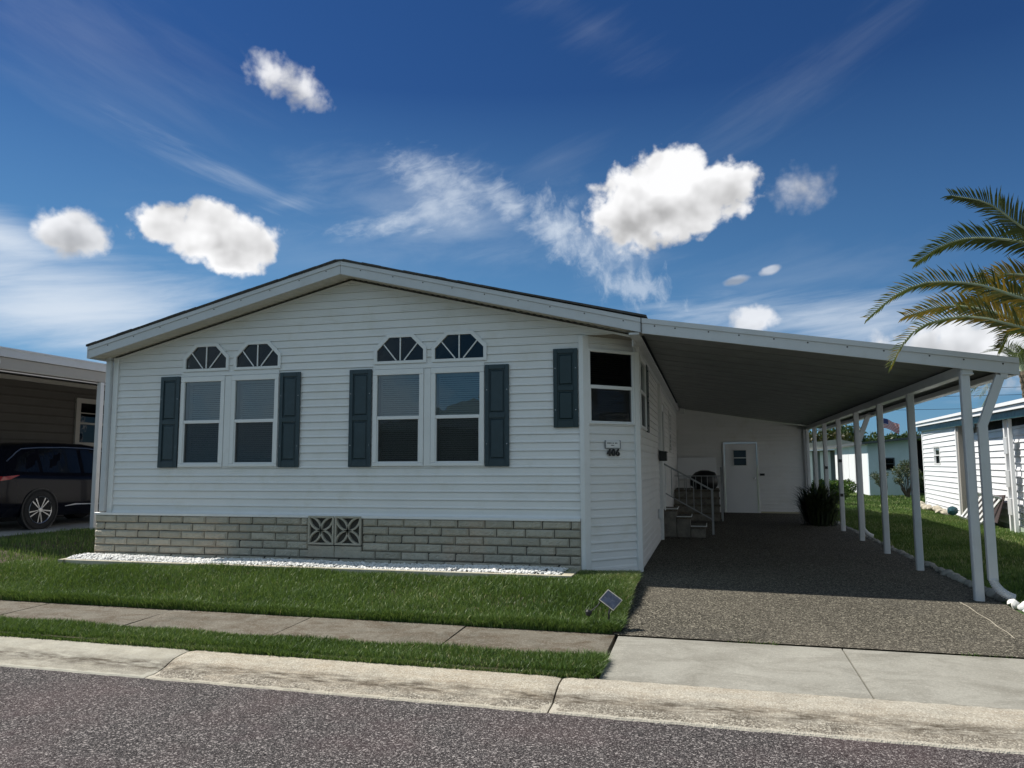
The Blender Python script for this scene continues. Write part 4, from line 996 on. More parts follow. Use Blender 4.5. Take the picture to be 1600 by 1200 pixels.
# ================================================================== palms
def frond(mb, tone, P, ll=.30, nl=70, yel=0, droop=.30, w0=.021, roll=0):
    """P: control points from base to tip"""
    P = [Vector(p) for p in P]; C = []
    Q = [P[0]*2-P[1]]+P+[P[-1]*2-P[-2]]
    for i in range(1, len(Q)-2):
        for k in range(12):
            t = k/12; a, b, c2, d = Q[i-1], Q[i], Q[i+1], Q[i+2]
            C.append(.5*((2*b)+(c2-a)*t+(2*a-5*b+4*c2-d)*t*t+(3*b-a-3*c2+d)*t**3))
    C.append(P[-1]); L = [0]
    for a, b in zip(C[:-1], C[1:]): L.append(L[-1]+(b-a).length)
    T = L[-1]
    def at(s):
        s = min(max(s, 0), T-1e-4)
        for i in range(len(L)-1):
            if L[i+1] >= s: break
        t = (s-L[i])/(L[i+1]-L[i]); return C[i].lerp(C[i+1], t), (C[i+1]-C[i]).normalized()
    rac = MB(); rac.tube([at(T*k/16)[0] for k in range(17)], [.022*(1-.85*k/16) for k in range(17)], 6)
    for k in range(nl):
        f = .16+.84*k/(nl-1); p, d = at(T*f); side = d.cross(Vector((0, 0, 1)))
        if side.length < .1: side = Vector((1, 0, 0))
        side.normalize(); up = side.cross(d).normalized()
        if roll: side, up = side*math.cos(roll)+up*math.sin(roll), up*math.cos(roll)-side*math.sin(roll)
        env = ll*(math.sin(min(1, (f-.10)/.35)*PI/2)**.7)*(1-.55*max(0, (f-.60)/.40)**1.5)
        for s in (-1, 1):
            j = random.uniform(-.18, .18); l = env*random.uniform(.72, 1.12); fw = .55+.55*f+j
            dirv = (side*s*1.0+d*fw+up*(.42+random.uniform(-.1, .12))).normalized(); e = p+dirv*l*.55
            d2 = (dirv+Vector((0, 0, -droop*random.uniform(.5, 1.4)))).normalized(); tip = e+d2*l*.45
            wv = dirv.cross(up+side*s*.5).normalized()*w0*.5*(1-.3*f)
            o = len(mb.v); mb.v += [tuple(p-wv*.6), tuple(p+wv*.6), tuple(e+wv), tuple(e-wv), tuple(tip)]
            mb.f += [(o, o+1, o+2, o+3), (o+3, o+2, o+4)]
            tn = random.betavariate(2, 2.5)*.5
            if yel: tn = .5+.5*random.random() if random.random() < yel*(.4+.9*(1-abs(f-.5))) else tn+.1
            tone += [min(1, tn), min(1, tn+random.uniform(0, .1))]
    return rac
def palm(name, base, top, label, spec, nrand, rlen, ll, trunk_r, nl=70, seed=3):
    random.seed(seed)
    root = empty(name, base, label, 'palm tree')
    pts = []; rs = []; N = 40
    for k in range(N+1): t = k/N; pts.append(Vector(base).lerp(Vector(top), t)+Vector((.03*math.sin(t*3), 0, 0))); rs.append(trunk_r*(1.25-.4*t+.12*(k % 2))*(1+.3*max(0, t-.85)/.15))
    MB().tube(pts, rs, 14).build('trunk', m_trunk, root)
    T = Vector(top)
    fr = [(P, y_, R(-48) if i_ % 2 else R(-36)) for i_, (P, y_) in enumerate(spec)]
    for k in range(nrand):
        a = 2*PI*k/nrand*3.13+random.uniform(-.2, .2); e = random.uniform(-.25, 1.25); l = rlen*random.uniform(.8, 1.05)
        if spec and math.cos(a-PI) > .05: continue                       # that side carries the fronds listed by hand
        h = Vector((math.cos(a), math.sin(a), 0)); P = [T+h*.08]
        for s in (.25, .5, .75, 1): P.append(T+h*l*s*math.cos(e*(1-s*.4))+Vector((0, 0, l*(math.sin(e)*s-.55*s*s*s*(1.1-.3*e)))))
        fr.append((P, .15 if e < .3 else 0, random.uniform(-.7, .7)))
    for P, yel, rl in fr:
        mb = MB(); tone = []; rac = frond(mb, tone, P, ll, nl, yel, roll=rl)
        o = mb.build('frond', m_palm, root); set_tone(o.data, tone); rac.build('midrib', m_rachis, o, smooth=True)
    return root
CRW = (3.66, 8.02, 2.74)
def C_(*p): return [(CRW[0]-.05, CRW[1], CRW[2]+.02)]+[tuple(q) for q in p]
SP = [(C_((3.25, 7.8, 3.16), (2.82, 7.6, 3.38), (2.52, 7.5, 3.60), (2.23, 7.5, 3.70)), 0),
      (C_((3.35, 7.95, 3.12), (2.93, 7.9, 3.32), (2.5, 7.9, 3.40), (2.23, 7.9, 3.34), (2.01, 7.9, 3.20)), 0),
      (C_((3.2, 7.75, 2.64), (2.78, 7.6, 2.73), (2.43, 7.6, 2.88), (2.02, 7.6, 2.93), (1.74, 7.6, 2.83), (1.5, 7.6, 2.63)), .25),
      (C_((3.3, 7.95, 2.50), (2.84, 7.85, 2.58), (2.54, 7.8, 2.68), (2.22, 7.8, 2.74), (1.86, 7.8, 2.66)), 1.0),
      (C_((3.15, 7.6, 2.38), (2.66, 7.3, 2.42), (2.27, 7.3, 2.54), (1.92, 7.3, 2.50), (1.73, 7.3, 2.36), (1.6, 7.3, 2.14)), .4),
      (C_((3.3, 8.1, 2.62), (2.99, 8.2, 2.60), (2.87, 8.2, 2.54), (2.77, 8.2, 2.38)), .3),
      (C_((3.35, 8.2, 3.0), (3.05, 8.3, 3.10), (2.83, 8.3, 3.11), (2.54, 8.3, 3.00)), .85),
      (C_((3.3, 8.1, 2.70), (3.0, 8.15, 2.86), (2.72, 8.15, 2.90), (2.45, 8.15, 2.78)), .6),
      (C_((3.4, 7.8, 3.35), (3.05, 7.6, 3.72), (2.7, 7.5, 3.86)), 0)]
palm('palm_tree', (3.78, 8.05, -.18), CRW, 'large date palm with arching green and orange-brown fronds reaching over the carport corner', SP[:8], 17, 1.7, .235, .17, 86)
palm('palm_tree', (11.1, 30.5, -.2), (11.0, 30.5, 4.5), 'dark distant palm rising behind the white neighbouring house', [], 22, 1.9, .5, .16, 36, 5)

# ================================================================== trees and shrubs
def crown(n, blobs, size, tone_f=None, seed=1, shell=.55):
    rg = np.random.default_rng(seed); V = []; tone = []; wts = np.array([b[3]**2 for b in blobs]); wts = wts/wts.sum()
    which = rg.choice(len(blobs), n, p=wts); d = rg.normal(size=(n, 3)); d /= np.linalg.norm(d, axis=1)[:, None]
    rr = shell+(1-shell)*rg.random(n)**.6; B = np.array([b[:3] for b in blobs])[which]; RR = np.array([b[3] for b in blobs])[which]
    P = B+d*(rr*RR)[:, None]*np.array([1, 1, .8]); P += rg.normal(size=(n, 3))*size*.6
    a = rg.normal(size=(n, 3)); a /= np.linalg.norm(a, axis=1)[:, None]; b = np.cross(a, rg.normal(size=(n, 3))); b /= np.linalg.norm(b, axis=1)[:, None]
    s = size*rg.uniform(.6, 1.3, n)[:, None]
    V = np.stack([P-a*s, P+b*s*.4, P+a*s, P-b*s*.4], 1).reshape(-1, 3)
    mb = MB(); mb.v = [tuple(v) for v in V]; mb.f = [(4*i, 4*i+1, 4*i+2, 4*i+3) for i in range(n)]
    return mb, np.clip(rg.beta(2, 2.5, n), 0, 1)
def tree(name, base, h, r, label, group=None, mat=None, seed=1, n=4200, leaf=.16, cat='tree'):
    rg = random.Random(seed); root = empty(name, base, label, cat, group); b = Vector(base); tr = MB(); top = b+Vector((0, 0, h*.62))
    tr.tube([b, b+Vector((.05, 0, h*.25)), b+Vector((0, .05, h*.45)), top], [.16*h/5, .13*h/5, .09*h/5, .04], 8); bl = []
    for k in range(9):
        a = k*2.4+rg.random(); rad = r*rg.uniform(.35, .75); q = b+Vector((math.cos(a)*rad, math.sin(a)*rad, h*rg.uniform(.48, .82)))
        tr.tube([b+Vector((0, 0, h*.35)), (b+q)/2+Vector((0, 0, h*.22)), q], [.07, .05, .02], 6); bl.append((*q, r*rg.uniform(.32, .5)))
    bl.append((b.x, b.y, b.z+h*.84, r*.38))
    tr.build('trunk', m_bark, root)
    mb, tn = crown(n, bl, leaf, seed=seed); o = mb.build('crown', mat or m_leaf, root); set_tone(o.data, tn); return root
G_ = 'trees beyond the far roofs'
for i, (x, y, h, r, lb, mt) in enumerate(((8.2, 60, 3.95, 2.2, 'bushy dark tree farthest left behind the pale roofs', m_leaf_red), (10.6, 62, 4.35, 2.4, 'tallest rounded dark tree behind the pale roofs, left of the flag', m_leaf),
        (13.2, 60, 3.7, 2.0, 'low dark tree directly behind the flag', m_leaf), (15.6, 61, 3.9, 1.9, 'dark tree right of the flag with thin top twigs', m_leaf_red), (6.0, 61, 3.7, 2.0, 'dark tree behind the storage room corner', m_leaf), (19.5, 64, 3.8, 2.4, 'dark tree behind the white neighbouring house', m_leaf))):
    tree('tree', (x, y, -.2), h, r, lb, G_, mt, 20+i, 3800, .15)
tree('small_tree', (13.4, 50, -.2), 4.0, .55, 'small dark treetop standing up beside the flag', None, m_leaf, 44, 500, .13)
def shrub(name, base, blobs, n, leaf, mat, label, cat='shrub', stems=6, seed=1, shell=.5, group=None, stem_mat=None):
    rg = random.Random(seed); root = empty(name, base, label, cat, group); b = Vector(base); tr = MB()
    for k in range(stems):
        q = Vector(rg.choice(blobs)[:3])+Vector((rg.uniform(-.1, .1), rg.uniform(-.1, .1), 0)); tr.tube([b+Vector((rg.uniform(-.06, .06), rg.uniform(-.06, .06), 0)), b.lerp(q, .5)+Vector((rg.uniform(-.08, .08), 0, -.04)), q], [.025, .018, .008], 5)
    tr.build('stems', stem_mat or m_bark, root)
    mb, tn = crown(n, blobs, leaf, seed=seed, shell=shell); o = mb.build('foliage', mat, root); set_tone(o.data, tn); return root
shrub('clipped_hedge', (5.62, 35.3, -.15), [(5.45, 35.2, .28, .36), (5.75, 35.3, .30, .36), (5.25, 35.6, .25, .34)], 3500, .045, m_hedge, 'rounded green clipped hedge against the sunlit white wall', 'hedge', 4, 2, .7)
shrub('leafy_shrub', (4.3, 27.6, -.15), [(4.15, 27.5, .45, .34), (3.9, 27.8, .40, .36), (4.35, 28, .35, .3)], 1800, .06, m_hedge, 'bright green leafy shrub just beyond the carport posts', 'shrub', 6, 3)
shrub('leafy_shrub', (3.15, 22.4, -.15), [(3.1, 22.4, .50, .32), (2.95, 22.7, .55, .30), (3.35, 22.6, .45, .28)], 1100, .08, m_hedge, 'broad leaved light green shrub behind the dark spiky plant', 'shrub', 6, 4)
shrub('bare_shrub', (7.85, 34.3, -.12), [(7.6, 34.3, .95, .34), (8.05, 34.2, .85, .36), (7.85, 34.4, 1.2, .30), (8.2, 34.4, .6, .30), (7.55, 34.2, .6, .25)], 2000, .045, m_twig, 'large sparse grey-green shrub in front of the pale blue wall', 'shrub', 16, 5, .2)
shrub('bare_shrub', (7.0, 34.0, -.12), [(6.8, 34.0, .55, .26), (6.65, 34.1, .75, .22), (7.0, 34.2, .8, .2)], 650, .045, m_twig, 'smaller leaning twiggy shrub left of the large sparse one', 'shrub', 10, 6, .2)
shrub('dark_shrub', (8.65, 34.6, -.12), [(8.6, 34.6, .45, .3), (8.8, 34.8, .7, .25)], 700, .06, m_leaf, 'dark shrub at the right corner of the pale blue wall', 'shrub', 5, 7)
# strap-leaved plant inside the carport corner
root = empty('spiky_plant', (2.36, 18.3, -.08), 'big dark spiky plant in a tub at the back corner of the carport', 'plant'); mb = MB(); tn = []
MB().lathe((2.36, 18.3, -.08), (0, 0, 1), ((0, .20), (.02, .22), (.30, .30), (.33, .32), (.35, .32), (.35, .27), (.30, .27), (.30, 0)), 24).build('tub', M('dark_tub', (.03, .028, .025), .7), root)
for k in range(950):
    a = random.uniform(0, 2*PI); r0 = random.uniform(0, .34); h = random.uniform(.40, .62); out = random.uniform(.1, .42); w = .018; z0 = random.uniform(-.15, .25)-(.18 if k > 450 else 0)
    p = Vector((2.36+math.cos(a)*r0, 18.3+math.sin(a)*r0, z0+.1)); dv = Vector((math.cos(a), math.sin(a), 0)); sdv = Vector((-math.sin(a), math.cos(a), 0))*w
    q1 = p+dv*out*.4+Vector((0, 0, h*.6)); q2 = p+dv*out+Vector((0, 0, h*(.95-out*.5))); q0 = p
    o = len(mb.v); mb.v += [tuple(v_) for v_ in (q0-sdv, q0+sdv, q1+sdv, q1-sdv, q2)]; mb.f += [(o, o+1, o+2, o+3), (o+3, o+2, o+4)]; t_ = random.random(); tn += [t_, t_]
o = mb.build('leaves', m_darkleaf, root); set_tone(o.data, tn)

# ================================================================== white house on the right
nA = Vector((5.8, 16.7, 0)); dA = Vector((1.06, 10.87, 0)).normalized(); oA = Vector((-dA.y, dA.x, 0))    # oA points to -x
def A3(s, o, z): p = nA+dA*s+oA*o; return (p.x, p.y, z)
ha = empty('neighbor_house', (7, 18, 0), 'white sided house with a green-trimmed roof edge on the right', 'house')
mb = MB(); siding(mb, [rect(5.55, 10.95, -.14, 2.36)], [rect(7.98, 8.96, 1.22, 1.80)], lambda s, z, o: A3(s, o, z), -.10, .142, ((0, .020), (.12, .020), (.25, .006), (.90, 0), (.901, -.014), (1, -.014))); mb.build('shed_wall', m_whitewall, ha)
mb = MB(); siding(mb, [rect(-7, 4.9, -.02, 2.02)], [], lambda s, z, o: A3(s, o-.22, z), -.02, .142, ((0, .020), (.12, .020), (.25, .006), (.90, 0), (.901, -.014), (1, -.014))); mb.build('long_wall', m_whitewall, ha)
mapped(MB().box(5.40, 5.54, -.38, -.005, -.14, 2.3), A3).build('end_wall', m_beige, ha)
mapped(MB().box(4.86, 5.40, -.46, -.385, -.14, 2.3), A3).build('recess_wall', m_beige, ha)
mapped(MB().bbox(5.541, 5.62, -.05, .03, -.14, 2.33, .004).bbox(10.88, 10.97, -.05, .03, -.14, 2.33, .004), A3).build('corner_trim', m_whitewall, ha)
mapped(MB().box(-7, 4.86, -.44, -.34, 1.9, 2.4), A3).build('screen_band', m_dark, ha)
mapped(MB().box(-7, 4.9, -.25, -.20, -.14, -.02), A3).build('green_base', M('green_base', (.30, .36, .30), .8), ha)
w = mapped(MB().bbox(7.96, 8.98, -.02, .022, 1.74, 1.80, .003).bbox(7.96, 8.98, -.02, .022, 1.22, 1.27, .003).bbox(7.96, 8.03, -.02, .022, 1.271, 1.739, .003).bbox(8.91, 8.98, -.02, .022, 1.271, 1.739, .003).bbox(8.031, 8.909, -.01, .02, 1.49, 1.52, .003), A3).build('window', m_frame, ha)
mapped(MB().quad((8.03, -.005, 1.27), (8.91, -.005, 1.27), (8.91, -.005, 1.74), (8.03, -.005, 1.74)), A3).build('pane', m_glass, w)
mapped(MB().quad((8.03, -.05, 1.27), (8.91, -.05, 1.27), (8.91, -.05, 1.74), (8.03, -.05, 1.74)), A3).build('blinds', m_blind, w)
def rz(s): return 2.42+.0165*(s+.7)
def rake(o0, o1, h0, h1, nm, mat):
    mb = MB(); v = []
    for s in (-8, 11.2):
        z = rz(s); v += [A3(s, o0, z+h0), A3(s, o1, z+h0), A3(s, o1, z+h1), A3(s, o0, z+h1)]
    mb.add(v, ((0, 3, 2, 1), (4, 5, 6, 7), (0, 1, 5, 4), (1, 2, 6, 5), (2, 3, 7, 6), (3, 0, 4, 7))); return mb.build(nm, mat, ha)
rake(.20, .24, -.066, 0, 'upper_fascia', m_whitewall); rake(.165, .20, -.155, -.074, 'lower_fascia', m_whitewall); rake(.06, .10, -.30, -.10, 'green_fascia', m_green_trim)
rake(-.5, .06, -.20, -.17, 'soffit', m_whitewall)
mb = MB(); v = []
for s in (-8, 11.2): z = rz(s); v += [A3(s, .19, z-.01), A3(s, -3.4, z+.62), A3(s, -7.2, z+.0), A3(s, -7.2, z-.04), A3(s, .19, z-.05)]
mb.add(v, ((0, 1, 6, 5), (1, 2, 7, 6), (0, 4, 3, 2, 1), (5, 6, 7, 8, 9))); mb.build('roof', M('white_roof', (.75, .75, .74), .6), ha)
mapped(MB().box(10.9, 10.94, -7, -.0, -.14, 2.4).box(-7, 10.9, -7, -6.96, -.14, 2.4).box(-7, -6.96, -7, -.24, -.14, 2.4), A3).build('rear_wall', m_whitewall, ha)
mp = empty('utility_post', A3(.85, .1, -.1), 'pair of white utility pipes with grey meter boxes standing at the white house wall', 'utility post')
mapped(MB().bbox(.66, .74, -.10, -.03, -.12, 2.16, .006).bbox(1.00, 1.08, -.10, -.03, -.12, 2.16, .006), A3).build('pipe', m_whitewall, mp)
for z in (1.45, .78, .22): mapped(MB().bbox(.745, .995, -.12, .0, z, z+.34, .006), A3).build('meter_box', m_alu, mp)
RR_ = [(5.9+i*.37+random.uniform(-.08, .08), .18+random.uniform(-.05, .16), random.uniform(.08, .14)) for i in range(14)]
for i, (s, o_, r) in enumerate(RR_): rock('border_rock', A3(s, o_, -.05), r, m_tanrock, 'pale rough rock in the low pile along the foot of the neighbour\'s white shed wall', 'rock', 'rocks along the neighbour wall', 300+i)
lc = empty('lounge_chair', A3(2.7, .3, -.1), 'folded white slatted lounge chair with dark fabric leaning against the white house', 'lounge chair')
mb = MB()
for k in range(6): s = 4.35-k*.40; mb.bar(A3(s, .22, -.04), A3(s-.62, -.06, .52), .045)
mb.build('slats', m_whitewall, lc)
mb = MB(); mb.bar(A3(1.7, -.05, .53), A3(3.8, -.05, .53), .05); mb.bar(A3(2.3, .23, -.05), A3(4.5, .23, -.05), .05); mb.build('frame', m_galv, lc)
MB().add([A3(1.75, .02, .0), A3(4.3, .14, -.06), A3(3.7, -.12, .50), A3(1.6, -.12, .60), A3(1.75, .04, .0), A3(4.3, .16, -.06), A3(3.7, -.10, .50), A3(1.6, -.10, .60)], ((0, 1, 2, 3), (4, 5, 6, 7), (0, 1, 5, 4), (2, 3, 7, 6), (1, 2, 6, 5), (0, 3, 7, 4))).build('backing', M('dark_backing', (.05, .035, .035), .9), lc)  # dark panel added behind the slats so they stand out
mb = MB(); mb.v = [(x*.13, y*.09, z*.12) for x, y, z in IV2*(1+rng.uniform(-.1, .1, (len(IV2), 1)))]; mb.f = list(IF2); q = A3(4.75, .34, .08); mb.v = [(x+q[0], y+q[1], z+q[2]) for x, y, z in mb.v]
tag(mb.build('teal_bag', M('teal_plastic', (.015, .07, .09), .5, .4, 12, (.10, .05, .04), .4), loc=q), 'crumpled teal bag on the ground beside the folded lounge chair', 'bag')

# ================================================================== pale blue house, far house
hb = empty('blue_house', (7.7, 36, 0), 'low pale blue stucco house with a dark roof edge beyond the lawn', 'house')
MB().add([(6.76, 36, -.1), (8.55, 36, -.1), (8.55, 36, 2.30), (6.76, 36, 2.12), (6.76, 36.2, -.1), (8.55, 36.2, -.1), (8.55, 36.2, 2.30), (6.76, 36.2, 2.12)], ((0, 1, 2, 3), (4, 5, 6, 7), (0, 3, 7, 4), (1, 2, 6, 5), (3, 2, 6, 7))).build('front_wall', m_bluewall, hb)
MB().box(6.765, 6.80, 36.2, 45, -.1, 2.1).build('side_wall', m_whitewall, hb)
mb = MB()
for y_ in (37.6, 39.2, 40.8, 42.4): mb.box(6.755, 6.765, y_, y_+.05, -.1, 2.08)
mb.build('wall_battens', m_frame, hb)
MB().box(8.552, 8.9, 37.6, 37.7, -.1, 2.3).box(8.552, 13, 38.0, 38.1, -.1, 2.3).build('recess_wall', m_dark, hb)
mb = MB(); mb.add([(6.45, 35.55, 2.10), (13.0, 35.55, 2.76), (13.0, 46, 2.80), (6.45, 46, 2.14), (6.45, 35.55, 2.19), (13.0, 35.55, 2.85), (13.0, 46, 2.89), (6.45, 46, 2.23)], ((0, 1, 2, 3), (4, 5, 6, 7), (0, 1, 5, 4), (1, 2, 6, 5), (2, 3, 7, 6), (3, 0, 4, 7))); mb.build('roof', M('dark_roof_edge', (.07, .08, .085), .7), hb)
w = MB().bbox(7.22, 7.80, 35.96, 35.998, .98, 1.52, .005).build('window', M('dark_window_frame', (.05, .06, .07), .5), hb)
MB().quad((7.27, 35.955, 1.03), (7.75, 35.955, 1.03), (7.75, 35.955, 1.24), (7.27, 35.955, 1.24)).quad((7.27, 35.955, 1.27), (7.75, 35.955, 1.27), (7.75, 35.955, 1.47), (7.27, 35.955, 1.47)).build('pane', m_glass_dark, w)
hc = empty('far_house', (6.5, 48, 0), 'far pale house with a shallow gable roof and white carport columns', 'house')
MB().box(3.2, 8.6, 48.2, 48.4, -.4, 1.95).build('front_wall', M('grey_panel', (.30, .31, .33), .7), hc)
for x_ in (4.6, 5.75, 6.35, 6.75, 7.35): MB().box(x_, x_+.16, 47.6, 47.76, -.4, 1.98).build('column', m_whitewall, hc)
MB().box(5.2, 5.7, 48.1, 48.19, .0, 1.7).build('door', m_dark, hc)
mb = MB(); mb.add([(3.0, 47.3, 1.98), (9.0, 47.3, 2.22), (9.0, 47.3, 2.30), (7.35, 47.3, 2.68), (3.0, 47.3, 2.14), (3.0, 54, 1.98), (9.0, 54, 2.22), (9.0, 54, 2.30), (7.35, 54, 2.68), (3.0, 54, 2.14)], ((0, 1, 2, 3, 4), (3, 4, 9, 8), (2, 3, 8, 7), (0, 1, 6, 5))); mb.build('roof', M('pale_gable', (.36, .34, .29), .8), hc)
MB().add([(2.9, 47.2, 1.99), (9.0, 47.2, 2.19), (9.0, 47.2, 2.12), (2.9, 47.2, 1.90), (2.9, 47.3, 1.99), (9.0, 47.3, 2.19), (9.0, 47.3, 2.12), (2.9, 47.3, 1.90)], ((0, 1, 2, 3), (4, 5, 6, 7), (0, 1, 5, 4), (3, 2, 6, 7))).build('gutter', m_whitewall, hc)
# flag and lines
fp = empty('flagpole', (8.13, 40, -.1), 'white flagpole flying a red and white striped flag behind the pale blue house', 'flagpole')
MB().tube([(8.13, 40, -.1), (8.13, 40, 4.6)], .035, 10).build('pole', m_whitewall, fp)
mf, t, b = newmat('striped_flag'); tcn = t.n.new('ShaderNodeUVMap'); uv = t.sep(tcn.outputs[0])
stp = t.math('GREATER_THAN', t.math('MODULO', t.math('MULTIPLY', uv[1], 6.5), 1), .5)
c_ = t.mix(stp, (.35, .02, .03), (.55, .52, .50)); can = t.math('MULTIPLY', t.math('LESS_THAN', uv[0], .4), t.math('GREATER_THAN', uv[1], .46)); t.set(b.inputs['Base Color'], t.mix(can, c_, (.02, .03, .12)))
mb = MB(); nx, nz = 16, 8; UV = []
for j in range(nz+1):
    for i in range(nx+1):
        u_, v_ = i/nx, j/nz; mb.v.append((8.17+u_*.78, 40+.10*math.sin(u_*9+v_*2)*u_, 3.42-.46*(1-v_)-.30*u_*u_+.03*math.sin(u_*7))); UV.append((u_, v_))
for j in range(nz):
    for i in range(nx): mb.f.append((j*(nx+1)+i, j*(nx+1)+i+1, (j+1)*(nx+1)+i+1, (j+1)*(nx+1)+i))
fo = mb.build('flag', mf, fp, smooth=True); ul = fo.data.uv_layers.new(name='UVMap')
for l in fo.data.loops: ul.data[l.index].uv = UV[l.vertex_index]
for z, lb in ((7.0, 'highest'), (6.2, 'second highest'), (5.7, 'third highest'), (4.85, 'lowest')):
    P_ = [(-30+95*k/24, 56, z+.35*((k-12)/12)**2) for k in range(25)]
    tag(MB().tube(P_, .014, 5).build('power_line', m_black, loc=(15, 56, z)), lb+' of the thin overhead wires crossing the sky behind the carport', 'wire')

# ================================================================== neighbour on the left
nl = empty('neighbor_home', (-15, 12, .1), 'brown sided home with a pale flat carport roof on the left', 'house')
NX = -11.1
mb = MB(); siding(mb, [rect(9.0, 26, .05, 3.28)], [rect(15.60, 16.9, 1.84, 2.90)], lambda s, z, o: (-15.2+o, s, z), .05, .2, ((0, .018), (.12, .018), (.3, .006), (1, 0))); mb.build('side_wall', m_brown, nl)
MB().box(-22, -15.21, 9.0, 9.05, .05, 3.3).box(-22, -21.95, 9.05, 26, .05, 3.3).box(-21.9, -15.3, 25.9, 26, .05, 3.3).build('front_wall', m_brown, nl)
MB().bbox(-15.19, -15.13, 9, 26, 3.24, 3.34, .004).build('wall_trim', m_beige, nl)
w = MB().bbox(-15.2, -15.14, 15.52, 16.98, 2.86, 2.98, .004).bbox(-15.2, -15.14, 15.52, 16.98, 1.76, 1.88, .004).bbox(-15.2, -15.14, 15.52, 15.66, 1.881, 2.859, .004).bbox(-15.2, -15.14, 16.84, 16.98, 1.881, 2.859, .004).bbox(-15.19, -15.15, 15.661, 16.839, 2.33, 2.38, .003).bbox(-15.185, -15.16, 16.2, 16.23, 2.38, 2.858, .002).bbox(-15.185, -15.16, 15.661, 16.839, 2.60, 2.625, .002).build('window', m_beige, nl)
MB().quad((-15.18, 15.66, 1.88), (-15.18, 16.84, 1.88), (-15.18, 16.84, 2.86), (-15.18, 15.66, 2.86)).build('pane', m_glass_dark, w)
MB().quad((-15.30, 15.6, 1.8), (-15.30, 16.9, 1.8), (-15.30, 16.9, 2.9), (-15.30, 15.6, 2.9)).build('blinds', M('dim_blind', (.25, .26, .25), .7), w)
mb = MB(); v = [(NX, y_, z) for y_ in (9.2, 26) for z in (3.08, 3.14)]
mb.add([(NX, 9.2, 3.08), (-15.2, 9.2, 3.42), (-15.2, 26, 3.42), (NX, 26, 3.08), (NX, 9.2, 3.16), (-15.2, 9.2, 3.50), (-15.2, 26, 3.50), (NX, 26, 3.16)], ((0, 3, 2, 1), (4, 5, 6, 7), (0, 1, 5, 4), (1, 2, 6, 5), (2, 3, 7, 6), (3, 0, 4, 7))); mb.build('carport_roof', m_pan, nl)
mb = MB(); mb.bbox(NX+.02, NX+.06, 9.15, 26, 3.06, 3.20, .004); mb.bbox(NX+.045, NX+.075, 9.15, 26, 3.185, 3.215, .003); mb.build('carport_fascia', m_alu, nl)
MB().bbox(NX-.06, NX+.019, 9.2, 26, 2.86, 3.055, .005).build('carport_beam', m_beige, nl)
for y_ in (9.45, 11.93, 14.4, 16.9, 19.4): MB().bbox(NX-.06, NX+.03, y_-.045, y_+.045, .08, 2.858, .005).build('post', m_alu, nl)
MB().tube([(NX+.10, 9.6, 3.1), (NX+.12, 9.62, 2.95), (NX+.06, 9.62, 2.78), (NX+.06, 9.62, .3)], .045, 10).build('downspout', m_alu, nl)
mb = MB()
for sgn in (1,): mb.add([(-15.0, 8.9, 3.35), (-18.6, 8.9, 4.2), (-22.3, 8.9, 3.35), (-15.0, 26.3, 3.35), (-18.6, 26.3, 4.2), (-22.3, 26.3, 3.35)], ((0, 1, 4, 3), (1, 2, 5, 4), (0, 2, 1), (3, 4, 5), (0, 3, 5, 2)))
mb.build('roof', m_shingle, nl)
mb = MB(); mb.box(-15.2, -11.2, 5.8, 26, -.3, .088); struct(mb.build('neighbor_driveway', m_slab))

# the dark car
car = empty('parked_car', (-13.33, 13.3, .09), 'shiny black sport utility car parked under the neighbouring carport', 'car')
def paint(name, c):
    m, t, b = newmat(name); b.inputs['Base Color'].default_value = (*c, 1); b.inputs['Roughness'].default_value = .25; b.inputs['Coat Weight'].default_value = .12; b.inputs['Coat Roughness'].default_value = .04; b.inputs['Specular IOR Level'].default_value = .12; return m
m_paint = paint('black_paint', (.004, .005, .010)); m_tyre = M('tyre', (.015, .015, .016), .85); m_chrome = M('chrome', (.42, .43, .45), .32, .02, 5, metal=1); m_plast = M('dark_plastic', (.02, .02, .022), .6)
m_cg = M('car_glass', (.008, .010, .013), .10, .1, 3, spec=.25)
CX = -13.33
S = [ # y, bottom, belt, roof, half width, roof half width
 (10.99, .52, .98, 1.06, .74, .62), (11.03, .42, 1.06, 1.18, .84, .66), (11.12, .38, 1.12, 1.36, .90, .64), (11.26, .36, 1.15, 1.56, .925, .62), (11.34, .35, 1.16, 1.64, .93, .62), (11.62, .34, 1.15, 1.705, .935, .63), (12.1, .33, 1.13, 1.74, .935, .64),
 (12.7, .32, 1.11, 1.755, .93, .65), (13.3, .32, 1.10, 1.745, .93, .65), (13.7, .32, 1.09, 1.70, .93, .64), (14.1, .32, 1.08, 1.58, .93, .62), (14.5, .33, 1.07, 1.34, .935, .62), (14.8, .34, 1.06, 1.16, .935, .66), (15.2, .35, 1.00, 1.09, .92, .62), (15.5, .38, .88, .98, .86, .56), (15.62, .44, .74, .82, .74, .46), (15.66, .52, .64, .68, .6, .4)]
def sect(s):
    y, zl, zb, zr, hw, rw = s; H = [(hw*.88, zl), (hw*.97, zl+.10), (hw, zl+.26), (hw*.985, (zl+zb)/2+.03), (hw*.995, zb-.12), (hw*.965, zb-.015), (hw*.935, zb+.01), (rw+.04, zr-.09), (rw-.02, zr-.03), (rw-.14, zr), (0, zr+.015)]
    return [(CX+a, y, z+.0) for a, z in H]+[(CX-a, y, z) for a, z in H[-2::-1]]
mb = MB(); rings = [sect(s) for s in S]; n = len(rings[0])
for r_ in rings: mb.v += r_
for i in range(len(rings)-1):
    for k in range(n-1): mb.f.append((i*n+k, i*n+k+1, (i+1)*n+k+1, (i+1)*n+k))
    mb.f.append((i*n+n-1, i*n, (i+1)*n, (i+1)*n+n-1))
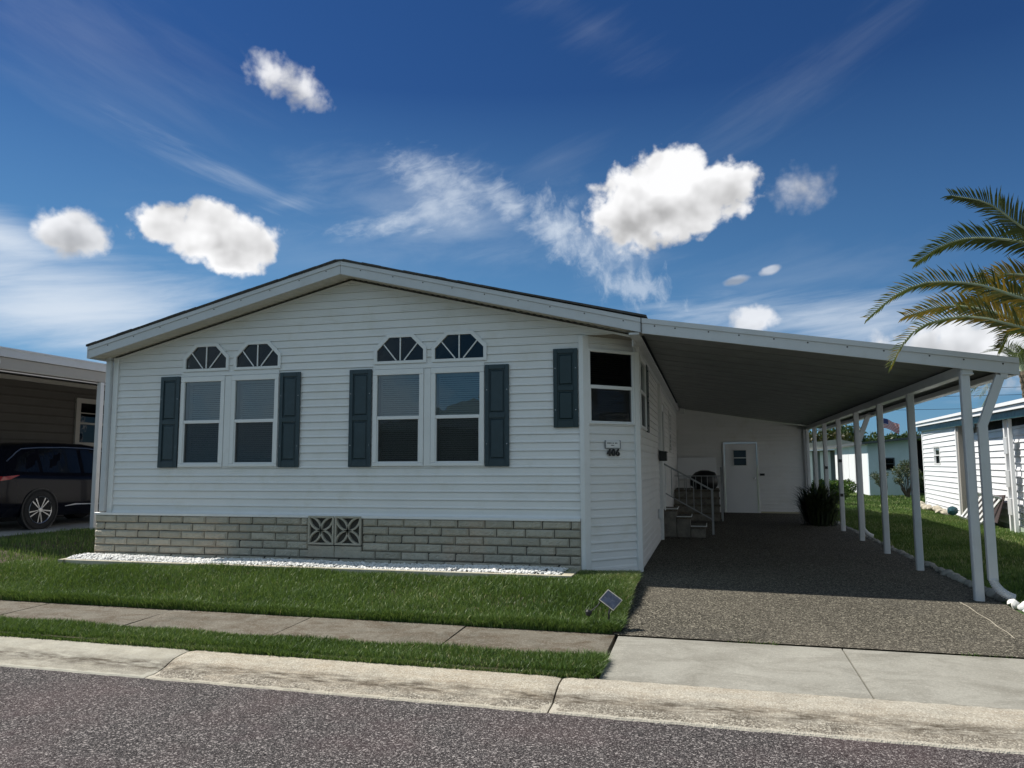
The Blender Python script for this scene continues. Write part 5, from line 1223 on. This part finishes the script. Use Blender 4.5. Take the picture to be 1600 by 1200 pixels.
mb.f += [tuple(range(n)), tuple(range((len(rings)-1)*n, len(rings)*n))[::-1]]
body = mb.build('body', m_paint, car, smooth=True)
def gside(y, f):
    """point on the right greenhouse side"""
    for a, b in zip(S[:-1], S[1:]):
        if a[0] <= y <= b[0]: t_ = (y-a[0])/(b[0]-a[0]); break
    q = [p+(r2-p)*t_ for p, r2 in zip(a, b)]; x0, z0 = q[4]*.935, q[2]+.01; x1_, z1_ = q[5]+.04, q[3]-.09
    return x0+(x1_-x0)*f, z0+(z1_-z0)*f
for sgn in (1, -1):
    for (ya, yb, fa, fb) in ((11.42, 11.98, .62, .92), (12.06, 12.98, .94, .95), (13.08, 14.02, .95, .93)):
        m2 = MB(); N = 8; top = []; bot = []
        for k in range(N+1):
            y_ = ya+(yb-ya)*k/N; ff = fa+(fb-fa)*k/N
            if ya < 11.5: ff = .30+.62*math.sin(min(1, (k+.3)/N)*PI/2)
            if yb > 14 and k > 5: ff *= 1-.06*(k-5)**1.6
            x_, z_ = gside(y_, .06); bot.append((CX+sgn*(x_+.004), y_, z_)); x_, z_ = gside(y_, ff); top.append((CX+sgn*(x_+.004), y_, z_))
        for k in range(N): m2.quad(bot[k], bot[k+1], top[k+1], top[k])
        m2.build('side_window', m_cg, body)
    ch = []
    for k in range(25):
        y_ = 11.34+(14.25-11.34)*k/24; x_, z_ = gside(y_, .985 if k > 2 else (.55+.16*k)); ch.append((CX+sgn*(x_+.008), y_, z_+.004))
    MB().tube(ch, .010, 6).build('window_trim', m_chrome, body)
    MB().tube([(CX+sgn*.937, 12.55, .50), (CX+sgn*.940, 12.8, .525), (CX+sgn*.940, 13.3, .51), (CX+sgn*.940, 14.2, .50)], [.006, .018, .010, .006], 6).build('door_trim', m_chrome, body)
    MB().add([(CX+sgn*.80, 11.035, 1.12), (CX+sgn*.915, 11.16, 1.10), (CX+sgn*.940, 11.48, 1.125), (CX+sgn*.940, 11.30, 1.05), (CX+sgn*.915, 11.10, 1.02), (CX+sgn*.80, 11.015, 1.02)], ((0, 1, 4, 5), (1, 2, 3, 4))).build('tail_light', M('tail_lamp', (.30, .01, .012), .15, spec=.8) if sgn > 0 else bpy.data.materials['tail_lamp'], car)
    for yw in (11.97, 14.72):
        wc = (CX+sgn*.80, yw, .455); ax = (sgn, 0, 0)
        ar = MB(); ar.lathe((CX+sgn*.90, yw, .46), ax, ((0, .40), (.045, .41), (.045, .385), (0, .375)), 36); ar.build('wheel_arch', m_plast, body)
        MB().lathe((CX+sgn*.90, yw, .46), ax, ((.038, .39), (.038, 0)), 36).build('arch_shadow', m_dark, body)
        wh = MB().lathe((CX+sgn*.72, yw, .455), ax, ((0, .25), (0, .345), (.03, .362), (.20, .362), (.228, .345), (.23, .262), (.215, .258), (.19, .255), (.19, .0)), 40).build('wheel', m_tyre, car, smooth=True)
        rm = MB(); rm.lathe((CX+sgn*.72, yw, .455), ax, ((.222, .262), (.234, .256), (.226, .244), (.21, .24)), 40)
        for k in range(10):
            a = 2*PI*k/10+(.13 if k % 2 else -.13); r0, r1 = .045, .25; x_ = CX+sgn*.945
            d_ = Vector((0, math.cos(a), math.sin(a))); c3 = Vector((x_, yw, .455)); q = Vector((0, -math.sin(a), math.cos(a)))
            P_ = [c3+d_*r0+q*.007, c3+d_*r0-q*.007, c3+d_*r1-q*.012, c3+d_*r1+q*.012]; P2 = [p-Vector((sgn*.03, 0, 0)) for p in P_]
            rm.add(P_+P2, ((0, 1, 2, 3), (0, 4, 5, 1), (2, 6, 7, 3), (1, 5, 6, 2), (3, 7, 4, 0)))
        rm.lathe((CX+sgn*.925, yw, .455), ax, ((0, .05), (.025, .05), (.03, .04), (.03, 0)), 20)
        rm.build('rim', m_chrome, wh)
MB().bbox(CX-.70, CX+.70, 11.0, 11.3, .30, .48, .03).build('rear_bumper', m_plast, car)
# the shade and garden tool hanging at the far left edge are out of sight behind the car

# ================================================================== house across the street (seen in the window glass)
ho = empty('opposite_house', (-9, -15, 0), 'low brown house with a white roof across the street, mirrored in the windows', 'house')
MB().box(-15, -5, -22, -15, -.4, 2.9).build('wall', m_brown, ho)
MB().add([(-15.5, -14.6, 2.9), (-10, -14.6, 4.3), (-4.5, -14.6, 2.9), (-15.5, -23, 2.9), (-10, -23, 4.3), (-4.5, -23, 2.9)], ((0, 1, 4, 3), (1, 2, 5, 4), (0, 2, 1), (3, 4, 5), (0, 3, 5, 2))).build('roof', m_whitewall, ho)
MB().bbox(-4.5, .5, -20, -14.8, 2.45, 2.65, .01).build('carport_roof', m_whitewall, ho)
mb = sheet(lin(-60, 60, 10), [-60, -30, -2.3], lambda x, y: -.33); struct(mb.build('opposite_lawn', m_ground))
